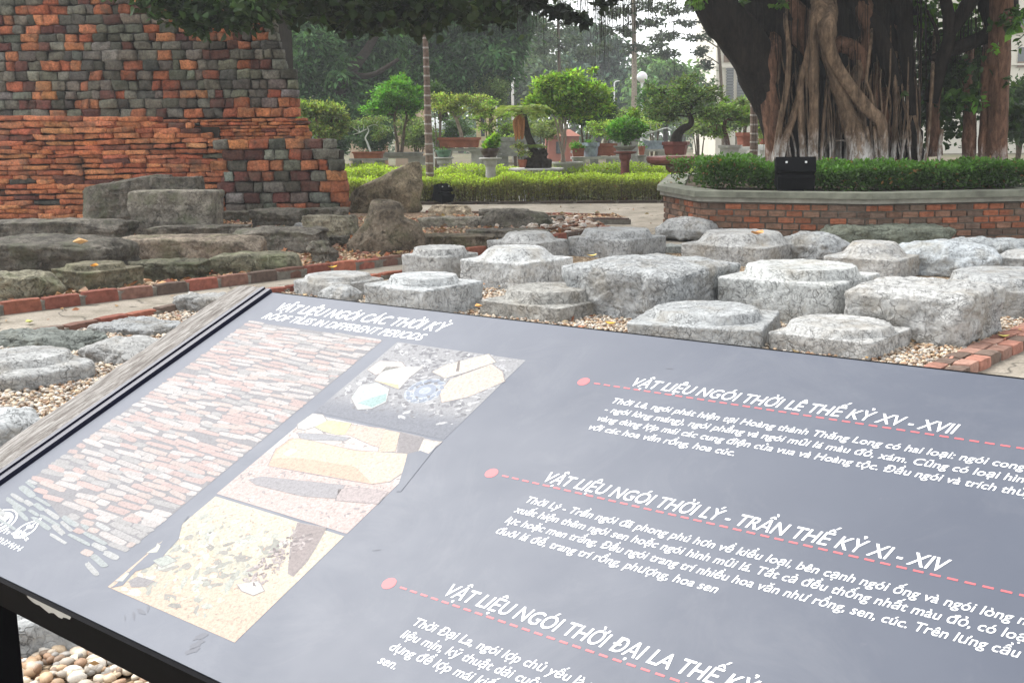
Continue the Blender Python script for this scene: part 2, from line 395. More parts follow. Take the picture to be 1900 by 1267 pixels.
# ------------------------------------------------------------------ kerbs of brick: every kerb run one thing
def kerb(label, pts, width=0.1, height=0.1, blen=0.23, cols=((0.30, 0.11, 0.07), (0.24, 0.085, 0.06), (0.19, 0.10, 0.075), (0.14, 0.10, 0.08)), seed=0, rows=1, cat='kerb', gap=0.012):
    rng = np.random.default_rng(seed); mb = MB(); u0, q = cubegrid(3)
    for a, c in zip(pts[:-1], pts[1:]):
        a, c = np.array(a[:2]), np.array(c[:2]); L = np.linalg.norm(c - a); d = (c - a) / L; n = np.array([-d[1], d[0]]); k = max(1, round(L / blen))
        for i in range(k):
            for r in range(rows):
                l = L / k - gap; ctr = a + d * (i + 0.5) * L / k + n * ((r + .5) / rows - .5) * width + rng.normal(size=2) * 0.004
                p = u0 / (np.sum(np.abs(u0) ** 9, 1)[:, None] ** (1 / 9)); h = height * rng.uniform(0.93, 1.04)
                ww = width / rows - (gap * .6 if rows > 1 else 0); yaw = rng.normal() * 0.012; dd = d * math.cos(yaw) + n * math.sin(yaw); nn = -d * math.sin(yaw) + n * math.cos(yaw)
                xy = ctr + p[:, :1] * dd * l / 2 + p[:, 1:2] * nn * ww / 2; V = np.c_[xy, p[:, 2] * (h + .06) / 2 + h / 2 - .03]
                V += fbm(V, 14, 3, seed)[:, None] * 0.006 * np.array([d[0], d[1], 1])
                mb.add(V, q, np.array(cols[rng.integers(len(cols))]) * rng.uniform(0.75, 1.2))
        # mortar core, set back from the brick faces
        ctr = (a + c) / 2; mb.add(obox([*ctr, height * .45 - .02], [*(d * (L / 2 - .004)), 0], [*(n * width * .44), 0], [0, 0, height * .45]), BOXF, (0.17, 0.155, 0.13))
    return tag(mb.build('brick_kerb', M['kerb'], base=(*np.mean([p[:2] for p in pts], 0), 0)), label, cat, 'brick kerbs round the stone beds')
kerb('red brick kerb along the front of the dark stone bed, beside the concrete path', DK[:3] + [DK[3], DK[4]], 0.10, 0.11, 0.36, seed=1)
kerb('red brick kerb at the edge of the pale gravel, behind the small flat grey stones', [ka, kb, kc], 0.1, 0.10, 0.3, seed=2)
kerb('double row brick kerb right of the squared pale block, ending the gravel', KR, 0.24, 0.07, 0.20, cols=((0.34, 0.17, 0.125), (0.31, 0.145, 0.105), (0.33, 0.19, 0.145), (0.17, 0.12, 0.095)), seed=3, rows=2, gap=.008)
kerb('thin red kerb closing the far end of the dark stone bed, before the hedge', [gnd(790, 397), gnd(985, 400.5), gnd(1145, 404)], 0.12, 0.07, 0.4, seed=4)
kerb('short pale kerb at the littered corner of the dark stone bed', [gnd(1130, 433), gnd(1080, 414.5)], 0.16, 0.08, 0.3, cols=((0.42, 0.37, 0.33), (0.36, 0.31, 0.27)), seed=5)
kerb('dark timber-like kerb end sticking out from the littered corner', [gnd(1082, 415), gnd(1170, 416)], 0.12, 0.11, 2.0, cols=((0.085, 0.055, 0.045),), seed=6)
hedge_y = 24.25
kerb('low dark kerb along the foot of the long yellow-green hedge', [(-6, hedge_y + .1, 0), (4.2, hedge_y - 0.1, 0)], 0.12, 0.06, 0.9, cols=((0.07, 0.055, 0.045), (0.09, 0.07, 0.055)), seed=7)

# ------------------------------------------------------------------ stones
def stone_mesh(name, sx, sy, sz, n=26, round_k=15, rough=0.02, irr=0.06, taper=0.0, boss=None, dome=0.0, seed=0, mat=None, chip=0.5, tilt=(0, 0), shear=0.0, cuts=0, strata=0.0):
    u, q = cubegrid(n); rng = np.random.default_rng(seed)
    p = u / (np.sum(np.abs(u) ** round_k, 1)[:, None] ** (1 / round_k))
    cor = rng.uniform(-irr, irr, (2, 2, 2, 3)); wgt = (p + 1) / 2; off = 0
    for i in (0, 1):
        for j in (0, 1):
            for k in (0, 1):
                off = off + ((wgt[:, 0] if i else 1 - wgt[:, 0]) * (wgt[:, 1] if j else 1 - wgt[:, 1]) * (wgt[:, 2] if k else 1 - wgt[:, 2]))[:, None] * cor[i, j, k]
    g = p + off * np.array([1, 1, .6]); g[:, :2] *= (1 - taper * (g[:, 2:3] + 1) / 2)
    P = g * np.array([sx / 2, sy / 2, sz / 2]); P[:, 2] += sz / 2
    N = p * np.abs(p) ** 3 / np.array([sx, sy, sz]) ** 0.2; N /= np.linalg.norm(N, axis=1, keepdims=True) + 1e-9
    ml = min(sx, sy, sz)
    d = fbm(P, 2.2 / max(ml, .25), 3, seed) * rough * 1.6 + fbm(P, 9, 4, seed + 5) * rough
    if strata: d = d + strata * rough * vnoise(np.c_[P[:, :2] * 1.1, P[:, 2] * 16 + .5 * fbm(P, 3, 2, seed)], seed + 11) * (1 - np.abs(p[:, 2]) ** 6)
    rid = 1 - np.abs(fbm(P, 6, 3, seed + 9)) * 3.2
    d = d - np.clip(rid, 0, 1) ** 3 * rough * 0.55
    edge = (np.sort(np.abs(p), 1)[:, 1] > 0.9); d = d - edge * np.clip(fbm(P, 5, 2, seed + 3), 0, 1) * rough * 3 * chip
    topw = sstep(0.93, 0.985, u[:, 2])
    d = d * (1 - topw * (0.75 if boss else 0.45))
    P = P + N * d[:, None]
    if dome: P[:, 2] += topw * dome * np.clip(1 - (u[:, 0] ** 2 + u[:, 1] ** 2) / 1.6, 0, 1)
    if boss:
        rt, rb, h = boss[:3]; cx, cy = boss[3:5] if len(boss) > 4 else (0, 0)
        r = np.hypot(P[:, 0] - cx, P[:, 1] - cy) * (1 + 0.03 * fbm(P, 3, 2, seed + 7))
        P[:, 2] += (u[:, 2] > 0.985) * h * (1 - sstep(rt, rb, r)) * (1 - 0.06 * (r / rt) ** 2 * (r < rt)) 
    for i in range(cuts):
        nv = rng.normal(size=3); nv[2] = abs(nv[2]) * .8 + .15; nv *= np.array([1 / sx, 1 / sy, 1 / sz]) * min(sx, sy, sz); nv /= np.linalg.norm(nv)
        Q_ = P - np.array([0, 0, sz / 2]); e = Q_ @ nv; c_ = e.max() * rng.uniform(.80, .95); k_ = np.clip(e - c_, 0, None)
        P = P - nv * (k_ * .94)[:, None]
    P += N * (fbm(P, 18, 3, seed + 2) * rough * .35)[:, None]
    P[:, 2] += (P[:, 0] * tilt[0] + P[:, 1] * tilt[1]) * np.clip(P[:, 2] / sz, 0, 1); P[:, 0] += P[:, 2] * shear
    return raw(name, P, q, mat, smooth=True)
def stone(label, xl, xr, yft, yb, kind='grey', asp=1.0, yaw=-39.0, boss=None, tint=1.0, seed=0, group=None, cat='stone', name='carved_stone', sink=0.02, n=26, **kw):
    """a stone whose outline spans photo columns xl..xr, its nearest top edge at yft and its nearest foot at yb"""
    f = gnd((xl + xr) / 2, yb); dist = math.hypot(f[0], f[1]); va = math.degrees(math.atan2(f[0], f[1])); rel = R(yaw + va)
    if 'cuts' not in kw and not boss: kw['cuts'] = 4 if kind == 'dark' else 1
    if kind == 'dark': n = max(n, 40); kw.setdefault('strata', 1.0)
    s = (xr - xl) * dist / F / (abs(math.cos(rel)) + asp * abs(math.sin(rel))) * (0.98 if kw.get('round_k', 9) > 6 else 1.04)
    for _ in range(2):
        half = (abs(math.sin(rel)) + asp * abs(math.cos(rel))) * s / 2
        dc = dist + half * 0.92; s = (xr - xl) * dc / F / (abs(math.cos(rel)) + asp * abs(math.sin(rel)))
    s *= 2 ** (1 / kw.get('round_k', 26 if boss else 15)) * (1.0 if boss else (.95 if kind == 'dark' else 1.03))
    h = (yb - yft) * dist / F * (1.1 if kind == 'dark' else 1)
    c = np.array([f[0] / dist * dc, f[1] / dist * dc, 0.03 - sink])
    sx, sy = s, s * asp
    if boss:
        k = min(sx, sy); boss = (min(boss[0] * 1.27, .455) * k, min(boss[0] * 1.22 + .032 + (boss[1] - boss[0] > .1) * (boss[1] - boss[0]) * .7, .5) * k, boss[2] * .66, *[t * k for t in boss[3:]])
    if boss and 'round_k' not in kw: kw['round_k'] = 26; n = max(n, 40)
    me = stone_mesh(name, sx, sy, h + sink, n, boss=boss, seed=seed, mat=M['grey_stone' if kind == 'grey' else 'dark_stone'], **kw)
    o = link(name, me, None, c); o.rotation_euler[2] = R(yaw)
    t = tint if not np.isscalar(tint) else (tint, tint, tint)
    if kind == 'dark': q_ = (.72, 1.25, .95, 1.4, .82)[seed % 5]; t = tuple(a * q_ for a in t)
    else: q_ = (1.0, .88, 1.05, .94, .82, 1.03, .9)[seed % 7]; wq = (.0, .012, -.012, .02)[seed % 4]; t = (t[0] * q_ * (1 + wq), t[1] * q_, t[2] * q_ * (1 - wq))
    o.color = (*t, 1)
    return tag(o, label, cat, group or ('pale stones in the gravel bed' if kind == 'grey' else 'dark stones in the far bed'))

D = dict(kind='dark')
K = dict(rough=0.026, irr=0.14, round_k=34, cuts=4)
stone('tall dark upright slab with sloping top, against the red brick wall', 160, 325, 352, 424, asp=.45, yaw=-8, seed=1, tilt=(.16, 0), tint=.72, name='upright_slab', rough=.03, irr=.06, round_k=10, **D)
stone('flat-topped dark stone peeping out between the upright slab and the boxy dark block', 290, 384, 348, 432, asp=.6, yaw=-8, seed=2, tint=.9, **K, **D)
stone('boxy dark block with a lipped rim, in front of the upright slab', 253, 411, 371, 446, asp=.5, yaw=-4, seed=3, tint=.95, name='stone_block', rough=.014, irr=.06, round_k=18, taper=-.06, cuts=2, **D)
stone('long low dark stone left of the boxy block, at the foot of the brick wall', 4, 240, 428, 458, asp=.35, yaw=-6, seed=4, tint=1.0, dome=.05, **K, **D)
stone('very long dark slab running out of the left edge, with dry leaves on top', -70, 244, 474, 530, asp=.45, yaw=-12, seed=5, tint=.9, rough=.03, irr=.08, round_k=9, dome=.06, name='stone_slab', n=34, **D)
stone('long brown slab with a tooled front face, right of the leaf-strewn slab', 236, 492, 455, 500, asp=.42, yaw=4, seed=6, tint=(1.15, 1.05, .98), rough=.02, irr=.07, round_k=11, name='stone_slab', n=34, **D)
stone('dark slab mostly hidden behind the long brown slab', 284, 472, 428, 452, asp=.35, yaw=2, seed=7, tint=.95, **K, **D)
stone('dark squared stone with rounded right end, behind the long brown slab', 432, 611, 437, 478, asp=.5, yaw=-4, seed=8, tint=.8, rough=.025, irr=.06, round_k=8, **D)
stone('greenish dark column base with a round disc on a square plinth', 106, 256, 516, 549, asp=1.0, yaw=-36, seed=9, boss=(.33, .37, .07), tint=(1.15, 1.15, .95), rough=.02, irr=.06, name='column_base', cat='column base', n=34, **D)
stone('low dark stone just right of the dark column base', 244, 392, 500, 531, asp=.55, yaw=-8, seed=10, tint=(.95, 1.0, .85), **K, **D)
stone('rounded dark stone by the kerb with a smooth flat top', 392, 553, 483, 516, asp=.5, yaw=6, seed=11, tint=(.95, 1.0, .85), rough=.02, irr=.08, round_k=6, **D)
stone('small broken dark rock standing by the kerb below the chunky rock', 572, 634, 460, 497, asp=.7, yaw=-25, seed=12, tint=1.1, taper=.45, rough=.04, irr=.2, round_k=5, name='rock', cat='rock', shear=-.12, **D)
stone('dark layered stone at the left edge nearest the kerb', -40, 108, 530, 571, asp=.7, yaw=-14, seed=13, tint=(.95, .98, .85), **K, **D)
stone('small dark stone in front of the brick buttress, right of the boxy block', 402, 472, 399, 416, asp=.6, yaw=-10, seed=14, **K, **D)
stone('dark squared stone with lit top, below the brick buttress corner', 466, 573, 398, 428, asp=.6, yaw=-14, seed=15, tint=.9, **K, **D)
stone('thin dark slab lying behind the engraved stone', 545, 650, 394, 412, asp=.5, yaw=0, seed=16, tint=.8, **K, **D)
stone('small pale grey chip among the dark stones', 541, 580, 418, 431, kind='grey', asp=.7, yaw=-20, seed=17, tint=.75, taper=.5, rough=.03, irr=.2, round_k=5, name='rock', cat='rock', group='dark stones in the far bed')
stone('dark stone with engraved front, left of the chunky rock', 566, 664, 410, 445, asp=.55, yaw=-4, seed=18, tint=(1.05, 1.05, .95), **K, **D)
stone('small low dark stone tucked at the left foot of the chunky rock', 606, 652, 446, 466, asp=.7, yaw=-14, seed=19, **K, **D)
stone('low flat tan stone in front of the hedge, nearest the spotlight', 788, 881, 388, 405, asp=.6, yaw=-16, seed=21, tint=(1.9, 1.75, 1.55), taper=.3, **K, **D)
stone('dark flat slab pointing right, beside the far red kerb', 886, 982, 394, 408, asp=.5, yaw=2, seed=22, tint=.85, **K, **D)
stone('dark layered slab right of the chunky rock, under the tan stone', 776, 902, 411, 427, asp=.5, yaw=-8, seed=23, tint=1.1, **K, **D)
stone('humped dark stone right of the layered slab', 894, 1020, 411, 427, asp=.5, yaw=-4, seed=24, tint=1.1, dome=.16, rough=.03, irr=.1, round_k=4.5, **D)
stone('tan-sided dark stone right of the chunky rock, nearest its foot', 783, 928, 446, 470, asp=.5, yaw=-10, seed=25, tint=(1.3, 1.2, 1.05), **K, **D)
stone('long low dark stone behind the pale domed stones', 860, 1020, 435, 454, asp=.4, yaw=-6, seed=26, tint=.9, **K, **D)
stone('short dark slab end by the leaf litter', 1004, 1048, 406, 419, asp=.6, yaw=2, seed=27, tint=.8, rough=.015, irr=.05, round_k=12, **D)
# the two big rocks of the dark bed have outlines of their own
def outline_rock(label, prof, yb, thick, seed, tint, name='rock'):
    """a big rock: silhouette (photo columns and rows) set on the ground at row yb, with real rounded thickness"""
    pr = np.array(prof, float); f = gnd(pr[:, 0].mean(), yb); dist = f[1] + thick / 2
    P = np.array([at(x, y, dist) for x, y in pr]); c0 = np.array([P[:, 0].mean(), dist, 0]); m_ = len(P)
    ring = cat_rom(np.concatenate([P, P[:1]]), 10)[:-1]; nn = len(ring); cen = ring.mean(0); mb = MB(); V = []
    tl = np.linspace(-np.pi / 2, np.pi / 2, 34); lev = [(math.sin(a), max(.02, abs(math.cos(a)) ** .45)) for a in tl]; lev = [(-1, .02), (-1, .15), (-.998, .3)] + lev[1:-1] + [(.998, .3), (1, .15), (1, .02)]
    for t, s in lev:
        q = cen + (ring - cen) * s; q[:, 1] = dist + t * thick / 2 * (1 - .35 * np.clip((q[:, 2]) / (P[:, 2].max() + 1e-6), 0, 1)); V.append(q)
    V = np.concatenate(V); rows = len(lev)
    dn = V - cen; dn /= np.linalg.norm(dn, axis=1, keepdims=True)
    rg = np.random.default_rng(seed)
    for i in range(12):
        nv = rg.normal(size=3) * [.8, 1, .5]; nv[1] = -abs(nv[1]) - .9; nv /= np.linalg.norm(nv); e = (V - cen) @ nv; c_ = e.max() * rg.uniform(.72, .95); V = V - nv * (np.clip(e - c_, 0, None) * .9)[:, None]
    V = V + dn * (fbm(V, 2.4, 3, seed) * .05 + fbm(V, 9, 5, seed + 1, .6) * .04)[:, None]; V[:, 2] = np.maximum(V[:, 2], -.02)
    i = np.arange(rows - 1)[:, None] * nn; j = np.arange(nn)[None]; k = (j + 1) % nn
    Q = np.stack([i + j, i + k, i + nn + k, i + nn + j], -1).reshape(-1, 4)
    o = solid(name, V, [Q, np.array([list(range(nn))]), np.array([list(range((rows - 1) * nn, rows * nn))[::-1]])], M['dark_stone'], smooth=True, base=(c0[0], dist, 0)); o.color = (*tint, 1)
    return tag(o, label, 'rock', 'dark stones in the far bed')
outline_rock('tallest rock, tan and wedge-shaped, rising to a point beside the hedge', [(632, 396), (640, 362), (668, 346), (720, 322), (762, 302), (781, 301), (784, 340), (779, 368), (777, 394), (700, 398)], 399, .9, 31, (1.5, 1.35, 1.1), 'rock')
outline_rock('chunky dark rock with a round stub on top, in the middle of the bed', [(648, 470), (644, 452), (668, 425), (682, 404), (690, 380), (700, 374), (738, 375), (746, 384), (749, 402), (775, 418), (789, 446), (786, 468), (740, 482), (680, 479)], 480, .9, 33, (1.1, 1.0, .9), 'rock')

G = dict(kind='grey')
B_ = dict(name='column_base', cat='column base', irr=.035, rough=.008)
stone('low pale column base with a wide flat disc, left of the others behind the lectern', 545, 713, 532, 562, boss=(.36, .42, .06), seed=41, tint=1.0, round_k=10, n=40, **B_, **G)
stone('pale column base with sharp plinth edges and a low disc, behind the lettered heading', 677, 900, 543, 598, boss=(.30, .35, .09), seed=42, tint=1.0, n=40, **B_, **G)
stone('pale column base with a smooth round cap, highest left of the group by the path', 746, 888, 482, 528, boss=(.36, .43, .10), seed=43, tint=1.05, n=34, **B_, **G)
stone('broad white stone with a cone-like hump, between the capped base and the biggest block', 854, 1064, 494, 548, boss=(.22, .52, .16), seed=44, tint=1.12, n=40, **B_, **G)
stone('brownish square plinth with a neat round disc, its corner pointing at the lectern', 889, 1145, 577, 608, boss=(.32, .37, .14), seed=45, tint=(.82, .80, .76), n=44, **B_, **G)
stone('biggest pale block, square with a flat top and rough pitted sides', 1048, 1368, 512, 606, seed=46, tint=1.0, n=56, rough=.022, irr=.06, round_k=18, dome=.04, cuts=0, name='stone_block', **G)
stone('small pale stone with a domed cap in front of the leaf litter', 904, 1058, 456, 488, boss=(.25, .46, .14), seed=47, tint=.95, **B_, **G)
stone('pale rounded dome on a low plinth, behind the biggest block on its left', 1054, 1234, 450, 486, boss=(.34, .46, .13), seed=48, tint=.95, n=32, **B_, **G)
stone('weathered lump with a creased face by the left corner of the tree planter', 1220, 1342, 428, 450, asp=.7, seed=49, tint=.85, dome=.14, rough=.035, irr=.12, round_k=5, **G)
stone('mossy flat stone beside the creased lump at the planter', 1332, 1404, 430, 444, asp=.7, seed=50, tint=(.62, .66, .56), **K, **G)
stone('thin grey slab lying between the domed stone and the creased lump', 1190, 1300, 462, 474, asp=.5, seed=68, tint=(.8, .82, .78), yaw=-10, **K, **G)
stone('wide pale stone with a big rounded swelling, behind the biggest block on its right', 1268, 1484, 464, 500, boss=(.30, .47, .18), seed=51, tint=.9, n=34, **B_, **G)
stone('dark greenish slab against the planter wall', 1440, 1544, 434, 450, asp=.5, yaw=-4, seed=52, tint=(.5, .54, .46), **K, **G)
stone('long dark green boulder lying against the brick planter', 1540, 1738, 430, 464, asp=.45, yaw=-6, seed=53, tint=(.48, .52, .42), rough=.04, irr=.1, round_k=5, n=34, **G)
stone('low grey stone in front of the dark greenish slab', 1446, 1568, 458, 494, asp=.8, seed=54, tint=.88, rough=.03, irr=.1, round_k=5, dome=.1, **G)
stone('white stone with a tall sloping hump on a square plinth', 1536, 1700, 488, 526, boss=(.2, .46, .20), seed=55, tint=1.12, n=34, **B_, **G)
stone('bluish white boulder right of the humped white stone', 1660, 1838, 478, 520, asp=.6, seed=56, tint=(1.05, 1.1, 1.15), dome=.1, rough=.03, irr=.1, round_k=6, **G)
stone('fissured pale stone farthest right against the planter', 1764, 1898, 464, 500, asp=.6, seed=57, tint=(.95, 1, 1.04), rough=.04, irr=.1, round_k=6, dome=.06, **G)
stone('large square column base with a wide disc, right of the biggest block', 1338, 1624, 534, 616, boss=(.34, .42, .12), seed=58, tint=(1.06, 1.05, 1.02), n=48, **B_, **G)
stone('squared pale block with veined faces and a small hole in its top', 1584, 1836, 560, 650, seed=59, tint=1.04, n=56, rough=.022, irr=.06, round_k=13, dome=.03, cuts=0, name='stone_block', **G)
stone('pale column base with a broad smooth disc, cut by the right edge', 1752, 2010, 552, 602, boss=(.36, .44, .13), seed=60, tint=.98, n=36, **B_, **G)
stone('low pale stone at the right edge behind the broad smooth disc', 1850, 1990, 490, 520, boss=(.3, .4, .06), seed=61, tint=1.0, **B_, **G)
stone('low smooth column base with a raised drum, just above the lectern edge', 1170, 1448, 616, 655, boss=(.31, .36, .10), seed=62, tint=.98, n=44, yaw=-22, **B_, **G)
stone('flat base with a shallow round top, nearest the lectern on the right', 1434, 1676, 640, 676, boss=(.38, .46, .08), seed=63, tint=1.0, n=44, **B_, **G)
stone('small white stone just showing above the lectern top', 588, 672, 550, 572, asp=.8, seed=64, tint=1.1, dome=.05, round_k=5, rough=.02, irr=.08, **G)
stone('dark grey oval stone lying by the near kerb', -4, 180, 642, 664, asp=.6, yaw=-20, seed=65, tint=(.40, .43, .40), rough=.035, irr=.12, round_k=4.5, n=34, **G)
stone('flat grey stone touching the near kerb, right of the dark oval stone', 176, 345, 618, 635, asp=.7, yaw=-24, seed=66, tint=.78, rough=.025, irr=.12, round_k=5, n=34, **G)
stone('pale rounded stone partly behind the weathered plank', 162, 330, 662, 690, asp=.75, yaw=-30, seed=67, tint=.95, rough=.025, irr=.12, round_k=5, n=34, dome=.04, **G)
stone('pale flat stone with a low round rim, at the left edge on the gravel', -60, 160, 700, 734, boss=(.34, .42, .06), seed=69, tint=.9, n=40, asp=.8, round_k=5, **B_, **G)
stone('whitish stone at the left edge beside the weathered plank', -90, 75, 800, 850, asp=.8, seed=70, tint=1.05, rough=.025, irr=.1, round_k=5, n=34, **G)
stone('grey stone at the path edge, hidden in part by the plank tip', 325, 436, 560, 590, asp=.7, yaw=-20, seed=71, tint=.85, rough=.03, irr=.1, round_k=5, **G)
stone('smooth pale stone under the lectern beside its black post', -90, 172, 1176, 1240, asp=.5, yaw=22, seed=72, tint=.95, rough=.02, irr=.1, round_k=4.5, n=36, **G)

# ------------------------------------------------------------------ gravel and litter
def ico(sub):
    t = (1 + 5 ** .5) / 2
    v = [(-1, t, 0), (1, t, 0), (-1, -t, 0), (1, -t, 0), (0, -1, t), (0, 1, t), (0, -1, -t), (0, 1, -t), (t, 0, -1), (t, 0, 1), (-t, 0, -1), (-t, 0, 1)]
    f = [(0, 11, 5), (0, 5, 1), (0, 1, 7), (0, 7, 10), (0, 10, 11), (1, 5, 9), (5, 11, 4), (11, 10, 2), (10, 7, 6), (7, 1, 8), (3, 9, 4), (3, 4, 2), (3, 2, 6), (3, 6, 8), (3, 8, 9), (4, 9, 5), (2, 4, 11), (6, 2, 10), (8, 6, 7), (9, 8, 1)]
    v = [np.array(x, float) / np.linalg.norm(x) for x in v]
    for _ in range(sub):
        c, g = {}, []
        def mid(a, b):
            k = (min(a, b), max(a, b))
            if k not in c: m_ = v[a] + v[b]; v.append(m_ / np.linalg.norm(m_)); c[k] = len(v) - 1
            return c[k]
        for a, b, d in f:
            x, y, z = mid(a, b), mid(b, d), mid(d, a); g += [(a, x, z), (b, y, x), (d, z, y), (x, y, z)]
        f = g
    return np.array(v), np.array(f)
def pebbles(pts, smin, smax, sub, rng, pal, flat=0.62):
    V0, F0 = ico(sub); N = len(pts); k = len(V0)
    s = rng.uniform(smin, smax, (N, 1, 1)) * rng.uniform(.65, 1.25, (N, 1, 3)); s[..., 2] *= flat
    sh = V0[None] * (1 + .22 * rng.normal(size=(N, k, 1)) * (0.5 if sub == 0 else 0.28)) * s
    a = rng.uniform(0, 2 * np.pi, N); t = rng.normal(size=N) * .35
    ca, sa, ct, st = np.cos(a)[:, None], np.sin(a)[:, None], np.cos(t)[:, None], np.sin(t)[:, None]
    x, y, z = sh[..., 0], sh[..., 1], sh[..., 2]; y, z = y * ct - z * st, y * st + z * ct
    V = np.stack([x * ca - y * sa, x * sa + y * ca, z], -1) + pts[:, None]
    pal = np.array(pal); c = pal[rng.integers(0, len(pal), N)] * rng.uniform(.75, 1.2, (N, 1))
    return V.reshape(-1, 3), (F0[None] + (np.arange(N) * k)[:, None, None]).reshape(-1, 3), np.repeat(c, k, 0)
PAL = [(.54, .42, .29), (.46, .31, .19), (.58, .50, .39), (.60, .55, .48), (.34, .21, .13), (.40, .35, .29), (.52, .43, .33), (.24, .17, .12), (.33, .31, .28)]
rng = np.random.default_rng(77)
x = rng.uniform(-7, 5.5, 210000); y = rng.uniform(2.0, 10.5, 210000)
ok = inside(pale_poly, x, y); x, y = x[ok], y[ok]
z = 0.03 + rng.uniform(0, .02, len(x)); px, py = proj(np.c_[x, y, z])
vis = (px > -220) & (px < 2050) & (py < 1420) & ~((py > 560 + .1138 * (px - 503) + 60) & (py > 980 - .713 * px) & ((py < 1060) | (px > 560)))
P = np.c_[x, y, z]; near = vis & (y < 4.2)
mb = MB(); mb.add(*pebbles(P[near], .010, .025, 1, rng, PAL)); mb.add(*pebbles(P[~near], .008, .020, 0, rng, PAL))
n = 700; k = rng.integers(0, len(P), n); V, Fc, C = leaves(P[k] + [0, 0, .022], rng.uniform(.03, .08, n), rng, hsvjit((.34, .19, .09), n, rng, .6, .25), 0.0, .5, np.c_[rng.normal(size=(n, 2)) * 3, np.zeros(n)]); mb.add(V, Fc, C)
tag(mb.build('gravel', M['pebble'], smooth=True, base=(0, 6, 0)), kind='stuff')
x = rng.uniform(-9, 2.5, 30000); y = rng.uniform(8.5, 20, 30000); ok = inside(dark_poly, x, y); x, y = x[ok], y[ok]
px, py = proj(np.c_[x, y, 0 * x]); front = rng.uniform(0, 1, len(x)) < np.where(y < 15, 1.0, .35)
P = np.c_[x, y, .03 + rng.uniform(0, .02, len(x))][front]
mb = MB(); mb.add(*pebbles(P, .014, .034, 0, rng, [(.50, .36, .22), (.38, .22, .12), (.58, .46, .32), (.24, .14, .08), (.42, .30, .2)]))
n = 3500; k = rng.integers(0, len(P), n); V, Fc, C = leaves(P[k] + [0, 0, .03], rng.uniform(.05, .13, n), rng, hsvjit((.30, .15, .07), n, rng, .5, .25), droop=0.0, aspect=.6, out=np.c_[rng.normal(size=(n, 2)) * 3, np.zeros(n)])
mb.add(V * [1, 1, 1], Fc, C)
tag(mb.build('leaf_litter', M['pebble'], base=(-3, 13, 0)), kind='stuff')
n = 500; a = gnd(1075, 425); P = np.c_[a[0] + rng.normal(size=n) * .45, a[1] + rng.normal(size=n) * .8, .06 + rng.uniform(0, .05, n)]
P = P[inside(dark_poly, P[:, 0], P[:, 1])]
mb = MB(); mb.add(*pebbles(P, .03, .08, 0, rng, [(.30, .22, .16), (.42, .36, .30), (.16, .10, .07), (.55, .50, .45), (.22, .10, .06)], .35))
tag(mb.build('rubble', M['litter'], base=(a[0], a[1], 0)), kind='stuff')
n = 420; q = np.c_[rng.uniform(-7, 4.5, n), rng.uniform(8, 24, n)]; q = q[~inside(pale_poly, q[:, 0], q[:, 1]) & ~inside(dark_poly, q[:, 0], q[:, 1])]; n = len(q)
V, Fc, C = leaves(np.c_[q, np.full(n, .004)], rng.uniform(.03, .09, n), rng, hsvjit((.30, .18, .09), n, rng, .6, .25), 0.0, .5, np.c_[rng.normal(size=(n, 2)) * 4, np.full(n, .3)])
tag(solid('path_litter', V, Fc, M['litter'], col=C, base=(0, 16, 0)), kind='stuff')
# single fallen leaves one can point at
def fallen(label, x, y, z, size, colr, seed):
    rng = np.random.default_rng(seed); p = gnd(x, y, z); a = rng.uniform(0, 6.28)
    t = np.linspace(0, 1, 7); wd = np.sin(t * np.pi) ** .8 * .32; V = []
    for tt, ww in zip(t, wd):
        for s in (-1, 0, 1): V.append([(tt - .5), s * ww, .10 * abs(s) * ww / .32 + .9 * (tt - .5) ** 2])
    V = np.array(V) * size * .68; c, s = math.cos(a), math.sin(a); V = np.c_[V[:, 0] * c - V[:, 1] * s, V[:, 0] * s + V[:, 1] * c, V[:, 2]]
    V = np.concatenate([V, V - [0, 0, .0015]]) + p + [0, 0, .012]; Q = []
    for i in range(6):
        for j in range(2):
            q = [i * 3 + j, i * 3 + j + 1, i * 3 + j + 4, i * 3 + j + 3]; Q += [q, [21 + k for k in q[::-1]]]
    tag(solid('fallen_leaf', V, np.array(Q), M['litter'], col=hsvjit(colr, 1, rng, .1, .05)[0], base=p), label, 'leaf', 'fallen leaves on the stones and gravel')
fallen('orange fallen leaf on the gravel between two pale stones left of the plank', 153, 676, .06, .12, (.75, .35, .05), 1)
fallen('orange leaf lying on the disc of the dark column base', 175, 497, .36, .16, (.8, .38, .06), 2)
fallen('yellow leaf in the litter by the kerb under the chunky rock', 617, 499, .06, .17, (.75, .5, .08), 3)
fallen('yellow leaf in the gravel gap right of the brownish plinth', 1133, 604, .06, .13, (.8, .5, .08), 4)
fallen('tan leaf tip poking out at the left corner of the brownish plinth', 888, 572, .10, .14, (.7, .4, .15), 5)
fallen('yellow leaf on the pale domed stone behind the biggest block', 1098, 478, .40, .14, (.8, .6, .2), 6)
fallen('brown leaf on the stone with the big rounded swelling', 1405, 438, .72, .2, (.5, .26, .1), 7)
fallen('curled tan leaf on the long leaf-strewn dark slab', 150, 455, .55, .3, (.55, .34, .16), 8)
fallen('pale green leaf on the concrete path left of the flat grey stone', 55, 601, .0, .14, (.55, .55, .2), 9)
fallen('yellow-green leaf on the gravel by the double brick kerb', 1862, 628, .06, .12, (.6, .55, .15), 10)
